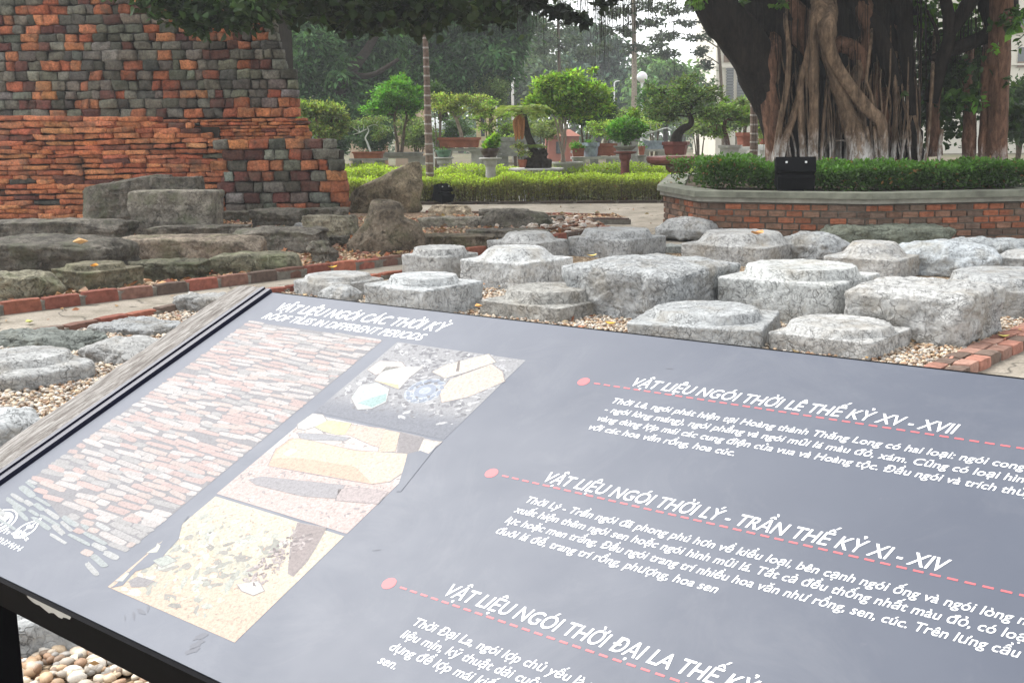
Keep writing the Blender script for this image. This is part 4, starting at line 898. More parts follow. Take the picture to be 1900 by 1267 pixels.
up = [((RED), .13), ((ORG), .15), ((DRK), .10), ((GRY), .27), ((OLV), .27), ((.21, .20, .165), .08)]
def x1_up(z): return wx(np.interp(z, [zz(215), zz(140), zz(128), zz(60), zz(0), zz(-120)], [557, 552, 534, 520, 509, 492])) + .05
mb = MB(); brick_courses(mb, lambda z: -10.9, x1_up, YW + .25, zz(215), zz(-130), (.14, .185), (.13, .37), up, rng, .05, jit=.018, depth=.3)
mb.build('upper_wall', M['brick'], TW, smooth=True)
low = [((.40, .13, .065), .26), ((.55, .215, .10), .42), ((.19, .075, .055), .10), ((.46, .155, .07), .20), ((OLV), .02)]
mb = MB(); brick_courses(mb, lambda z: -10.9, lambda z: wx(580) + rng.normal() * .03, YW + .05, 1.0, zz(222), (.056, .076), (.16, .36), low, rng, .02, wav=.004, jit=.022, depth=.28, n=3)
mb.build('ledge_course', M['brick'], TW, smooth=True)
mb = MB(); brick_courses(mb, lambda z: -10.9, lambda z: wx(435) - .1 * math.sin(z * 5) - max(0, z - 1.35) * 1.6 + rng.normal() * .03, YW - .2, -.05, zz(230), (.075, .105), (.26, .60), low, rng, .02, wav=.018, jit=.022, depth=.34)
brick_courses(mb, lambda z: -10.9, lambda z: wx(300) - (z > zz(219)) * 1.2 + rng.normal() * .15, YW - .17, zz(230), zz(212), (.08, .11), (.35, .65), low, rng, .02, wav=.018, jit=.02, depth=.34)
mb.build('lower_wall', M['brick'], TW, smooth=True)
blk = [((RED), .20), ((ORG), .13), ((DRK), .16), ((GRY), .24), ((OLV), .17), ((.24, .24, .20), .10)]
mb = MB(); brick_courses(mb, lambda z: wx(430) + .02 * math.sin(z * 9) + max(0, .35 - z) * .2, lambda z: wx(np.interp(z, [0, .6, .9, 1.35], [653, 652, 646, 630])), YW - .3, -.05, zz(272), (.165, .20), (.17, .40), blk, rng, .02, jit=.016, depth=.42)
mb.build('corner_buttress', M['brick'], TW, smooth=True)
core = MB()
core.add(*prism([(-10.9, YW + .42), (x1_up(3) - .12, YW + .42), (x1_up(3) - .12, YW + 3), (-10.9, YW + 3)], 0, zz(215)))
core.add(obox([(-10.9 + x1_up(4.4) - .1) / 2, YW + 1.9, (zz(215) + zz(-130)) / 2], [(x1_up(4.4) - .1 + 10.9) / 2, 0, 0], [0, 1.3, 0], [0, 0, (zz(-130) - zz(215)) / 2 - .01]), BOXF)
core.add(*prism([(-10.9, YW + .0), (wx(420), YW + .0), (wx(420), YW + .4), (-10.9, YW + .4)], 0, zz(232)))
core.add(*prism([(wx(425), YW - .12), (wx(640), YW - .12), (wx(640), YW + .38), (wx(425), YW + .38)], 0, zz(276)))
core.add(*prism([(wx(440), YW + .39), (wx(575), YW + .39), (wx(575), YW + .41), (wx(440), YW + .41)], 0, zz(225)))
core.build('core', m_simple('dark_mortar', (.035, .028, .022), .95, .1, .4, 9, .5, .02), TW, col=False)

# ------------------------------------------------------------------ the tree planter
CAPZ = .69
cp = [gnd(1219, 344, CAPZ), gnd(1289, 355, CAPZ), gnd(1619, 359, CAPZ), gnd(1985, 352, CAPZ)]
cen = np.array([cp[2][0] - .5, cp[2][1] + 5.2])
back = [(2 * cen[0] - p[0], 2 * cen[1] - p[1], 0) for p in (cp[0], cp[1], cp[2], cp[3])]
cap = [np.array(p[:2]) for p in cp] + [np.array((cp[3][0] + .3, cp[2][1] + 8.5)), np.array((cp[1][0] + 2.6, cp[2][1] + 10.0)), np.array((cp[0][0] + .9, cp[0][1] + 5.0))]
if np.cross(cap[1] - cap[0], cap[2] - cap[1]) < 0: cap = cap[::-1]
cap = np.array(cap); cc = cap.mean(0)
def inset(P, d):
    n = len(P); out = []
    for i in range(n):
        a, b_, c_ = P[i - 1], P[i], P[(i + 1) % n]; e1, e2 = (b_ - a) / np.linalg.norm(b_ - a), (c_ - b_) / np.linalg.norm(c_ - b_)
        n1, n2 = np.array([-e1[1], e1[0]]), np.array([-e2[1], e2[0]]); m_ = (n1 + n2); out.append(b_ + m_ * d / (1e-6 + (m_ @ n1)))
    return np.array(out)
PT = thing('tree_planter', 'low octagonal brick planter with a mossy concrete cap round the banyan', 'planter', (*cc, 0))
def ring(mb, Po, Pi, z0, z1, sub=1):
    n = len(Po); V = np.concatenate([np.c_[P, np.full(n, z)] for P, z in ((Po, z0), (Po, z1), (Pi, z1), (Pi, z0))])
    mb.add(V, np.array([[a * n + i, a * n + (i + 1) % n, b_ * n + (i + 1) % n, b_ * n + i] for i in range(n) for a, b_ in ((0, 1), (1, 2), (2, 3), (3, 0))]))
M['cap'] = m_simple('mossy_cap_concrete', (.16, .165, .13), .9, .2, .5, 3.5, .6, .01)
M['cap2'] = m_simple('grey_render', (.24, .235, .20), .9, .2, .35, 4, .5, .01)
mb = MB(); ring(mb, cap, inset(cap, .42), CAPZ - .08, CAPZ); mb.build('cap', M['cap'], PT, col=False)
mb = MB(); ring(mb, inset(cap, .05), inset(cap, .3), CAPZ - .145, CAPZ - .083); mb.build('render_band', M['cap2'], PT, col=False)
mb = MB(); so = inset(cap, .40); mb.add(*prism(so, .02, CAPZ - .03)); mb.build('soil', M['soil'], PT, col=False)
rng = np.random.default_rng(31); mb = MB(); wl = inset(cap, .10); u_, q_ = cubegrid(2); n = len(wl)
for i in range(n):
    a, b_ = wl[i], wl[(i + 1) % n]; L = np.linalg.norm(b_ - a); d = (b_ - a) / L; nn = np.array([-d[1], d[0]]); mid = (a + b_) / 2
    if (mid - np.array([0, 0])) @ mid > (cc @ cc) : continue
    small = L < 1.6; z = 0.0; row = 0; rh = .062 if small else .088
    while z < CAPZ - .15:
        h = min(rh, CAPZ - .147 - z); x = -(row % 2) * .11
        while x < L:
            l = .15 if small else rng.choice([.23, .23, .24]); x0, x1 = max(x, 0), min(x + l - .012, L)
            if x1 - x0 > .03:
                p = u_ / (np.sum(np.abs(u_) ** 12, 1)[:, None] ** (1 / 12)); inw = .045 if (small and .18 < z < .42 and rng.uniform() < .22) else rng.normal() * .004
                xy = a + d * ((x0 + x1) / 2) + p[:, :1] * d * (x1 - x0) / 2 + nn * (p[:, 1:2] * .04 + .045 + inw)
                top_ = sstep(.1, .5, z); c = np.array((.42, .15, .08) if rng.uniform() < .46 * top_ + .08 else ((.30, .165, .11) if rng.uniform() < .6 else (.21, .14, .105)))
                if small: c = np.array((.23, .165, .12)) * rng.uniform(.7, 1.2)
                mb.add(np.c_[xy, z + h / 2 - .002 + p[:, 2] * (h - .013) / 2], q_, c * rng.uniform(.72, 1.2))
            x += l
        z += h; row += 1
m, nt, b = mk('ribbed_brick', .9, .15); v = coord(nt, False); wv = nt.nodes.new('ShaderNodeTexWave'); wv.bands_direction = 'Z'; wv.inputs['Scale'].default_value = 17; wv.inputs['Distortion'].default_value = 1.2; L_(nt, v, wv.inputs['Vector'])
c = mix(nt, attr(nt), ramp(nt, nz(nt, v, 14, 6, .7), [(.3, .5), (.7, 1.25)]), 1.0, 'MULTIPLY'); c = mix(nt, c, ramp(nt, wv.outputs['Fac'], [(.1, .55), (.5, 1.0)]), 1.0, 'MULTIPLY')
c = mix(nt, c, (.15, .125, .09), ramp(nt, nz(nt, v, 1.8, 6, .7), [(.50, 0), (.7, .8)])); setc(nt, b, c); bump(nt, b, wv.outputs['Fac'], .7, .008); M['ribbed'] = m
mb.build('brick_wall', M['ribbed'], PT)
mb = MB(); ring(mb, inset(cap, .13), inset(cap, .39), .0, CAPZ - .15); mb.build('mortar_core', m_simple('joint_mortar', (.13, .115, .095), .95, .1, .3, 9, .3, .01), PT, col=False)

# ------------------------------------------------------------------ the banyan
BD = 19.4
def bp(x, y, dz=0.0): return at(x, y, BD + dz)
SC = BD / F
BT = thing('banyan_tree', 'huge dark banyan with tangled aerial roots, whitewashed at the foot, in the brick planter', 'tree', (*bp(1580, 255)[:2], CAPZ - .05))
def mapr(nt, v, a, b_):
    n = nt.nodes.new('ShaderNodeMapRange'); n.inputs[1].default_value = a; n.inputs[2].default_value = b_; L_(nt, v, n.inputs[0]); return n.outputs[0]
def m_bark(name, c, wash):
    m, nt, b = mk(name, .9, .15); tc = nt.nodes.new('ShaderNodeTexCoord'); v = tc.outputs['Object']
    n1 = nz(nt, v, 3.0, 8, .7, .6, (2.4, 2.4, .5)); n2 = nz(nt, v, 16, 6, .7, .2, (1, 1, .35))
    col_ = mix(nt, tuple(x * .5 for x in c), tuple(x * 1.35 for x in c), ramp(nt, n1, [(.36, 0), (.62, 1)])); col_ = mix(nt, col_, ramp(nt, n2, [(.32, .4), (.66, 1.3)]), 1.0, 'MULTIPLY')
    if wash:
        sp = nt.nodes.new('ShaderNodeSeparateXYZ'); L_(nt, v, sp.inputs[0]); ad = nt.nodes.new('ShaderNodeMath'); ad.operation = 'MULTIPLY_ADD'; L_(nt, n1, ad.inputs[0]); ad.inputs[1].default_value = -.9; L_(nt, sp.outputs['Z'], ad.inputs[2])
        ad2 = nt.nodes.new('ShaderNodeMath'); ad2.operation = 'MULTIPLY_ADD'; L_(nt, n2, ad2.inputs[0]); ad2.inputs[1].default_value = -.7; L_(nt, ad.outputs[0], ad2.inputs[2])
        wm = mix(nt, 0.0, ramp(nt, nz(nt, v, 7, 7, .75, .5, (1.6, 1.6, .5)), [(.44, 0.12), (.56, 1.0)]), ramp(nt, mapr(nt, ad2.outputs[0], wash - .45, wash), [(0.0, 1.0), (1.0, 0.0)])); col_ = mix(nt, col_, (.64, .62, .59), wm)
    setc(nt, b, col_); bump(nt, b, mix(nt, n1, n2, .5), .9, .04); return m
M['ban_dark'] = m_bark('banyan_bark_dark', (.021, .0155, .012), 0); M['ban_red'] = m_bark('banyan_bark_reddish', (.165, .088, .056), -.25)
M['ban_pale'] = m_bark('banyan_root_bark', (.20, .135, .088), .05)
def btube(name, mat, px, rad, dz=0.0, ridge=.12, seg=14, flute=0, parent=None, seed=None):
    dzs = dz if np.iterable(dz) else [dz] * len(px); pts = [bp(x, y, k) for (x, y), k in zip(px, dzs)]; mb = MB()
    mb.add(*tube(pts, np.array(rad if np.iterable(rad) else [rad] * len(px)) * SC, seg, 7, ridge, seed if seed is not None else int(px[0][0]), flute)); return mb.build(name, mat, parent or BT, smooth=True, col=False)
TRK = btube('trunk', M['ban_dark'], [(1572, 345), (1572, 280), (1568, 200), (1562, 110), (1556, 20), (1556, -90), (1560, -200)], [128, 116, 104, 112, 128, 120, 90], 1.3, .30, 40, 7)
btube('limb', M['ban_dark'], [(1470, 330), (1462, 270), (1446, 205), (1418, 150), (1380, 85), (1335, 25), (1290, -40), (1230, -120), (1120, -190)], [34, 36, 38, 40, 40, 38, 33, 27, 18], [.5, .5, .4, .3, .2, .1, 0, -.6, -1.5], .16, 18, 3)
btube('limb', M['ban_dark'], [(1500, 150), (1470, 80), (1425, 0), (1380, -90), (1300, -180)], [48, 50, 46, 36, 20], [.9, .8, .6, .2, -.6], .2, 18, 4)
btube('limb', M['ban_red'], [(1525, 110), (1490, 60), (1455, 20), (1420, -30)], [22, 30, 34, 30], [.3, .4, .5, .6], .18, 16, 3)
btube('limb', M['ban_dark'], [(1660, 160), (1640, 90), (1612, 35), (1560, -30), (1500, -120)], [14, 15, 16, 18, 16], [.1, 0, .1, .3, .5], .15)
btube('limb', M['ban_dark'], [(1690, 60), (1670, 20), (1640, -40)], [9, 10, 12], .1, .1)
ar = [('ban_red', [(1436, 335), (1436, 260), (1434, 200), (1430, 150), (1436, 100)], [14, 16, 19, 18, 12], .1),
      ('ban_pale', [(1438, 320), (1441, 270), (1450, 215), (1460, 160), (1464, 100), (1458, 40)], [6, 5.5, 5, 5, 4.5, 4], -.25),
      ('ban_pale', [(1447, 300), (1457, 260), (1472, 218), (1484, 170)], [8, 7, 7, 5], -.1),
      ('ban_pale', [(1492, 325), (1488, 260), (1485, 200), (1486, 150), (1500, 105), (1508, 70)], [7, 6.5, 6, 6, 7, 8], -.15),
      ('ban_pale', [(1508, 330), (1509, 260), (1511, 200), (1510, 140), (1511, 95), (1512, 40)], [10, 9, 8.5, 8.5, 9, 11], -.3),
      ('ban_pale', [(1522, 320), (1527, 240), (1533, 180), (1541, 152)], [3.5, 3.5, 3.2, 3], -.2),
      ('ban_pale', [(1604, 335), (1592, 270), (1574, 210), (1556, 160), (1540, 110), (1528, 70), (1524, 30)], [21, 19, 15, 13.5, 13, 13, 16], -.3),
      ('ban_pale', [(1572, 335), (1580, 285), (1588, 250), (1592, 230)], [6, 6, 6, 7], -.2),
      ('ban_pale', [(1624, 335), (1612, 290), (1602, 245), (1595, 205), (1584, 165), (1592, 125)], [9, 9, 9, 11, 11, 10], -.1),
      ('ban_pale', [(1640, 330), (1637, 270), (1632, 226), (1606, 200), (1582, 168), (1556, 128), (1540, 90), (1536, 50)], [8, 10, 11, 11, 10, 10, 12, 16], -.5),
      ('ban_pale', [(1620, 320), (1614, 270), (1608, 235)], [3, 3, 3], -.45), ('ban_pale', [(1629, 325), (1626, 275), (1622, 235)], [3, 3, 3], -.52),
      ('ban_red', [(1592, 150), (1600, 120), (1586, 92), (1556, 82), (1540, 96)], [9, 12, 14, 14, 10], -.05),
      ('ban_red', [(1594, 128), (1600, 100), (1612, 60), (1600, 20)], [12, 13, 14, 16], .1),
      ('ban_pale', [(1622, 205), (1616, 175), (1608, 150), (1612, 110), (1616, 80)], [2.5, 2.5, 2.5, 2.5, 2.5], -.35),
      ('ban_red', [(1630, 220), (1622, 170), (1630, 130), (1650, 90)], [9, 9, 10, 12], .3),
      ('ban_red', [(1650, 330), (1654, 290), (1646, 240), (1640, 190)], [7, 7, 7, 7], .2), ('ban_pale', [(1656, 330), (1660, 250), (1662, 200), (1660, 120)], [5, 5, 4, 4], .0),
      ('ban_dark', [(1690, 330), (1692, 260), (1694, 215), (1688, 150), (1682, 80), (1680, 0), (1676, -80)], [14, 12, 11, 12, 13, 13, 14], .1),
      ('ban_pale', [(1666, 330), (1676, 270), (1690, 215)], [3, 3, 3], .0), ('ban_pale', [(1700, 330), (1708, 270), (1696, 215)], [3, 3, 3], -.02), ('ban_pale', [(1712, 325), (1722, 260), (1728, 180), (1730, 140)], [3, 3, 3, 3], -.1),
      ('ban_pale', [(1740, 330), (1744, 270), (1748, 240)], [3.5, 3.5, 3], -.1), ('ban_pale', [(1590, 280), (1570, 262), (1548, 262)], [1.5, 1.5, 1.5], -.1),
      ('ban_red', [(1734, 290), (1730, 200), (1736, 150)], [14, 12, 12], .5),
      ('ban_red', [(1797, 330), (1799, 270), (1800, 220), (1796, 160)], [13, 12, 11, 9], .3), ('ban_red', [(1824, 335), (1826, 270), (1829, 200), (1830, 120)], [12, 11, 10, 9], .1),
      ('ban_red', [(1853, 345), (1850, 300), (1852, 220), (1854, 130), (1856, 50), (1858, -60)], [26, 20, 19, 19, 19, 20], 0)]
for k_, (mt, px, rad, dz) in enumerate(ar):
    if px[-1][1] > -20 and len(px) > 3: dz = [dz] * len(px) + [dz + .45, dz + 1.2]; rad = rad + [rad[-1], rad[-1] * .9]; px = px + [(px[-1][0] + 2, px[-1][1] - 36), (px[-1][0] + 4, px[-1][1] - 80)]
    btube('aerial_root', M[mt], px, rad, dz, .22, 14, 3, seed=k_ * 3)
btube('branch', M['ban_dark'], [(1726, 190), (1745, 125), (1762, 60), (1750, -20), (1735, -90)], [13, 12, 11, 10, 9], .1); btube('branch', M['ban_dark'], [(1762, 62), (1790, 20), (1815, -30), (1840, -100)], [11, 13, 14, 12], .1)
btube('branch', M['ban_dark'], [(1728, 112), (1770, 92), (1815, 74), (1862, 52)], [9, 12, 13, 16], .2); btube('branch', M['ban_dark'], [(1862, 60), (1850, 0), (1830, -70)], [26, 34, 30], .3); btube('branch', M['ban_dark'], [(1720, 20), (1735, 50), (1742, 80)], [3, 3, 4], -.2)
# thin aerial roots hanging as a curtain, far too many to count
rng = np.random.default_rng(41); mb = MB()
def hang(x, y0, y1, dz, r):
    k = 5; xs = x + np.cumsum(rng.normal(size=k)) * 1.6 * min(1, (y1 - y0) / 90); ys = np.linspace(y0, y1, k); mb.add(*tube([bp(a, b_, dz) for a, b_ in zip(xs, ys)], np.array([1, 1, .85, .65, .25]) * r * SC, 3, 2))
for cx_, n_, sp_, le in ((975, 26, 14, 55), (1000, 22, 8, 62), (1040, 22, 14, 50), (1085, 26, 15, 55), (1118, 60, 10, 95), (1150, 34, 14, 80), (1178, 18, 6, 75), (1215, 24, 14, 60), (1250, 14, 8, 80), (1290, 14, 14, 45), (930, 30, 22, 60), (880, 22, 18, 70), (1060, 60, 90, 70), (1160, 60, 70, 75)):
    for _ in range(n_): hang(cx_ + rng.normal() * sp_, -60, le * rng.uniform(.35, 1.25), rng.uniform(-3.0, .2), rng.uniform(.22, .6))
for x_, y_ in ((1037, 135), (1178, 120), (1252, 150), (1105, 150), (1005, 110), (965, 90)): hang(x_, -60, y_, -1.2, .8)
for _ in range(150): x_ = rng.uniform(1395, 1720); hang(x_, rng.uniform(-40, 60), rng.uniform(120, 300), rng.uniform(-.35, .5), rng.uniform(.35, 1.1))
for _ in range(40): x_ = rng.uniform(1690, 1860); hang(x_, rng.uniform(-40, 60), rng.uniform(90, 250), rng.uniform(-.2, .6), rng.uniform(.35, 1.0))
tag(mb.build('hanging_roots', M['ban_dark'], BT, col=False), kind='stuff')
mb = MB()
for _ in range(70):
    x_ = rng.uniform(1440, 1715); y0_ = rng.uniform(20, 170); x2 = x_ + rng.normal() * 14; dz_ = rng.uniform(-.25, .35); k = 6; ys = np.linspace(y0_, 335, k); xs = np.linspace(x_, x2, k) + rng.normal(size=k) * 3
    mb.add(*tube([bp(a, b_, dz_ + (.6 if i == 0 else 0)) for i, (a, b_) in enumerate(zip(xs, ys))], np.linspace(.8, 1.2, k) * rng.uniform(.8, 2.2) * SC, 5, 3))
tag(mb.build('strand_roots', M['ban_pale'], BT, smooth=True, col=False), kind='stuff')
# crown: shade above the picture and sprays that dip into it
rng = np.random.default_rng(43); mb = MB()
def spray(c, r, n, size, colr, droop=.5, heart=True, sub=16, v=.45):
    P, t, _ = cloud([c], [r], n, rng, sub); mb.add(*(lambda a: (a[0], a[1], a[2]))(leaves(P, rng.uniform(.7, 1.2, n) * size, rng, hsvjit(colr, n, rng, v) * t[:, None], droop, .72, heart=heart)))
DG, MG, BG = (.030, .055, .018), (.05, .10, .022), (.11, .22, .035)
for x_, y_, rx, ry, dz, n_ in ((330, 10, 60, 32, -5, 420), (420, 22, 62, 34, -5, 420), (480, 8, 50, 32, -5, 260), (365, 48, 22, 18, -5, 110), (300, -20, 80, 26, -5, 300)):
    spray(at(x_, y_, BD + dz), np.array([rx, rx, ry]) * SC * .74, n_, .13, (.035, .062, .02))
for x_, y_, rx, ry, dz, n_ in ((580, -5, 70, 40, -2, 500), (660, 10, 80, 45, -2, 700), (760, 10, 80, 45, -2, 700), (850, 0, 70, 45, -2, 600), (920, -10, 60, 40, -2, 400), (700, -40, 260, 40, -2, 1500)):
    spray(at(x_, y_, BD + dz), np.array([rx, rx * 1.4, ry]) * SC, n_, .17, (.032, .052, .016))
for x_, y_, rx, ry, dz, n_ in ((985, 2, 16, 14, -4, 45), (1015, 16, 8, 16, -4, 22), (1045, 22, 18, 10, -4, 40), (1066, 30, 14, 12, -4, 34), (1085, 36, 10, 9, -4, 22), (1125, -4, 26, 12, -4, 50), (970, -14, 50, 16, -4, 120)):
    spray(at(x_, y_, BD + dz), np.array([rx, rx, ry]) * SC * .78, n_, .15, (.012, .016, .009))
for x_, y_, rx, ry, dz, n_, cl in ((1290, 3, 16, 8, -.5, 22, BG), (1370, 5, 14, 10, 0, 16, BG), (1450, 2, 20, 8, -.4, 14, BG), (1708, 20, 14, 34, .6, 60, BG), (1725, 60, 22, 40, 1.2, 90, MG), (1775, 25, 20, 30, .8, 70, BG), (1745, 110, 36, 50, 1.0, 160, DG), (1860, 35, 36, 20, -.6, 44, MG), (1885, 45, 16, 26, -.8, 30, BG), (1842, 90, 14, 10, -.6, 8, BG), (1888, 80, 10, 12, -.6, 9, MG),
                                      (1800, 130, 30, 30, -.2, 44, DG), (1790, 170, 36, 22, -.2, 40, MG), (1775, 190, 34, 20, -.3, 60, MG), (1812, 190, 16, 18, -.4, 14, BG), (1755, 205, 16, 14, -.3, 14, DG), (1875, 150, 10, 14, -.3, 10, MG), (1885, 230, 18, 40, .6, 60, DG), (1760, 150, 70, 90, 1.6, 700, DG), (1770, 170, 80, 110, 3.2, 1500, DG), (1760, 60, 80, 70, 3.0, 700, MG), (1680, 170, 8, 5, -.3, 6, MG)):
    spray(bp(x_, y_, dz), np.array([rx, rx * .6, ry]) * SC, n_, .155, cl, .7)
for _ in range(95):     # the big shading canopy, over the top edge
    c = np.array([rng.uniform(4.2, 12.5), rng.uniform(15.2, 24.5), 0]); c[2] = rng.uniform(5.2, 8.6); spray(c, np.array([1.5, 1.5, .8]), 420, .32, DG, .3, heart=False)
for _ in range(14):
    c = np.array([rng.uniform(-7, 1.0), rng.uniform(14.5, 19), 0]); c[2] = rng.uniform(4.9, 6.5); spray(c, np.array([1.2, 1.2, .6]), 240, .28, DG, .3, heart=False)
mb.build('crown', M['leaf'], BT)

# low evergreen cover in the planter
rng = np.random.default_rng(51)
def hedge(label, poly, z0, z1, n, size, topc, sidec, rng, mat='leaf', stems=0, cat='hedge', rag=.06, name='hedge', topf=None):
    poly = np.array([p[:2] for p in poly]); lo, hi = poly.min(0), poly.max(0); P = []
    while sum(map(len, P)) < n:
        q = rng.uniform(lo, hi, (n * 2, 2)); P.append(q[inside(poly, q[:, 0], q[:, 1])])
    P = np.concatenate(P)[:n]; u = rng.uniform(0, 1, n) ** .6
    hgt = z1 + rag * fbm(np.c_[P * 2.2, 0 * P[:, :1]], 1, 3, 7) * 1.6
    if topf: hgt = hgt + topf(P)
    Z = z0 + (hgt - z0) * u; jut = fbm(np.c_[P * 3, Z * 3], 1, 3, 4)
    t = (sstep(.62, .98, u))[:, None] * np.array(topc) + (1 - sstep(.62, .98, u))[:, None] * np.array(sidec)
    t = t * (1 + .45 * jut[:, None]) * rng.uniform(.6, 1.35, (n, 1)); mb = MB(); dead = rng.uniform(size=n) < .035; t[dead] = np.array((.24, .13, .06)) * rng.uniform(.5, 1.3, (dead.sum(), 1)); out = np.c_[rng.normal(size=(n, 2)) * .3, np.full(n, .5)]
    mb.add(*leaves(np.c_[P + rng.normal(size=(n, 2)) * .04, Z], rng.uniform(.7, 1.25, n) * size, rng, np.clip(t, 0, 1), 0, .55, out))
    for _ in range(stems):
        k = rng.integers(0, n); p = P[k]; mb.add(*tube([(p[0], p[1], z0), (p[0] + rng.normal() * .03, p[1] + rng.normal() * .03, (z0 + z1) / 2), (p[0] + rng.normal() * .06, p[1] + rng.normal() * .06, z1 - .06)], [.007, .006, .003], 3, 1), (.12, .085, .045))
    o = mb.build(name, M[mat], base=(*poly.mean(0), z0)); return tag(o, label, cat)
so2 = inset(cap, .62); half = [p for p in so2]
cover = [p for p in so2]
def front_band(P, lo=0, depth=1.15):
    a, b_, c_, d_ = [np.array(gnd(x, y, CAPZ)[:2]) for x, y in ((1256, 346), (1306, 352), (1619, 355), (1960, 349))]
    off = np.array([0, .35]); return [a + (.30, .30), b_ + off, c_ + off, d_ + off, d_ + off + (0, depth), c_ + off + (0, depth), b_ + off + (-.1, depth), a + (.05, depth + .2)]
fbnd = front_band(None)
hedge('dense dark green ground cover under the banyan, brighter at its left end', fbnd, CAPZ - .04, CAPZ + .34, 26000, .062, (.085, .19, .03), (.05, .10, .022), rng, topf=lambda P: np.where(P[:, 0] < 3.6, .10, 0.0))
# ------------------------------------------------------------------ the long hedges behind the path
rng = np.random.default_rng(52)
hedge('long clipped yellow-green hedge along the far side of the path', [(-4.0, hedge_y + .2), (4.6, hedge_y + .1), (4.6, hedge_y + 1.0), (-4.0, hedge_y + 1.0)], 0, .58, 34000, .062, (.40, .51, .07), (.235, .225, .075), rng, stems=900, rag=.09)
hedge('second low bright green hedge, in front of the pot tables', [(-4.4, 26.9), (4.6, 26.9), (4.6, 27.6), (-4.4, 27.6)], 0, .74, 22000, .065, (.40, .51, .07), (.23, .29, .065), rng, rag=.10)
hedge('small clump of bright hedge beyond the brick buttress', [(-4.6, 28.2), (-3.3, 28.2), (-3.3, 28.9), (-4.6, 28.9)], 0, .80, 3000, .065, (.40, .51, .07), (.23, .29, .065), rng, rag=.06)
# floodlights
def floodlight(label, base, s, yaw, spread=1.0):
    t = thing('floodlight', label, 'spotlight', base, 'black floodlights'); b_ = np.array(base); c_, sn = math.cos(R(yaw)), math.sin(R(yaw)); ex, ey, ez = np.array([c_, sn, 0]) * s, np.array([-sn, c_, 0]) * s, np.array([0, 0, s])
    def o3(x, y, z, hx, hy, hz, tilt=0):
        ty = ey * math.cos(tilt) + ez * math.sin(tilt); tz = -ey * math.sin(tilt) + ez * math.cos(tilt); return obox(b_ + ex * x + ey * y + ez * z, ex * hx, ty * hy, tz * hz)
    m1 = MB(); m1.add(o3(0, -.06, .26, .42, .14, .16, .25), BOXF); m1.add(o3(0, -.205, .24, .36, .012, .12, .25), BOXF); m1.build('lamp_head', M['black'], t, col=False)
    m2 = MB(); m2.add(o3(0, .02, .62, .45, .12, .17, -.35), BOXF); m2.build('ballast_box', M['black'], t, col=False)
    for sx_ in (-.4, .4):
        m3 = MB(); P = np.array([b_ + ex * (sx_ + k) + ey * y + ez * z for k in (-.02, .02) for y, z in ((-.12, .36), (.16, .78), (.30, .2), (.0, .14))]); m3.add(P, np.array([[0, 1, 2, 3], [7, 6, 5, 4], [0, 4, 5, 1], [1, 5, 6, 2], [2, 6, 7, 3], [3, 7, 4, 0]])); m3.build('side_plate', M['black'], t, col=False)
        m4 = MB(); m4.add(o3(sx_ * .55, -.09, .70, .022, .02, .02, -.35), BOXF); m4.build('clip', M['white'], t, col=False)
    m5 = MB(); m5.add(o3(0, .05, .07, .2, .12, .07), BOXF); m5.build('bracket', M['black'], t, col=False)
floodlight('black floodlight box standing in the planter before the banyan roots', (*gnd(1474, 354, CAPZ)[:2], CAPZ - .03), .60, -4)
floodlight('small black floodlight on the ground at the foot of the hedge', (*gnd(824, 379)[:2], 0), .56, 58)
# ------------------------------------------------------------------ garden beyond the hedges
rng = np.random.default_rng(61)
def sc_(d): return d / F
def table(label, x0, x1, ytop, d, kind='round', mat='pale_conc', stem=None, thick=5, group='stone tables for the potted trees', name='stone_table'):
    c = at((x0 + x1) / 2, ytop, d); r = (x1 - x0) / 2 * sc_(d); t = thing(name, label, 'table', (c[0], c[1], 0), group); h = c[2]; th = thick * sc_(d); st = (stem or (x1 - x0) * .3) * sc_(d)
    if kind == 'round':
        m1 = MB(); m1.add(*lathe((c[0], c[1], h), [(r * .72, -th), (r * .95, -th * .75), (r, -th * .4), (r * .99, -th * .1), (r * .96, 0)], 28)); m1.build('table_top', M[mat], t, smooth=False, col=False)
        m2 = MB(); m2.add(*lathe((c[0], c[1], 0), [(st * 1.25, -.05), (st * 1.25, .08), (st * .95, .14), (st * .9, h - th - .16), (st * 1.2, h - th - .1), (st * 1.25, h - th)], 16)); m2.build('pedestal', M[mat], t, col=False)
    else:
        dy = .45; m1 = MB(); m1.add(box(c[0] - r, c[0] + r, c[1] - dy / 2, c[1] + dy / 2, h - th, h), BOXF); m1.build('table_top', M[mat], t, col=False)
        for s in (-1, 1):
            m2 = MB(); m2.add(box(c[0] + s * r * .62 - st / 2, c[0] + s * r * .62 + st / 2, c[1] - dy * .38, c[1] + dy * .38, -.05, h - th), BOXF); m2.build('leg', M[mat], t, col=False)
    return t
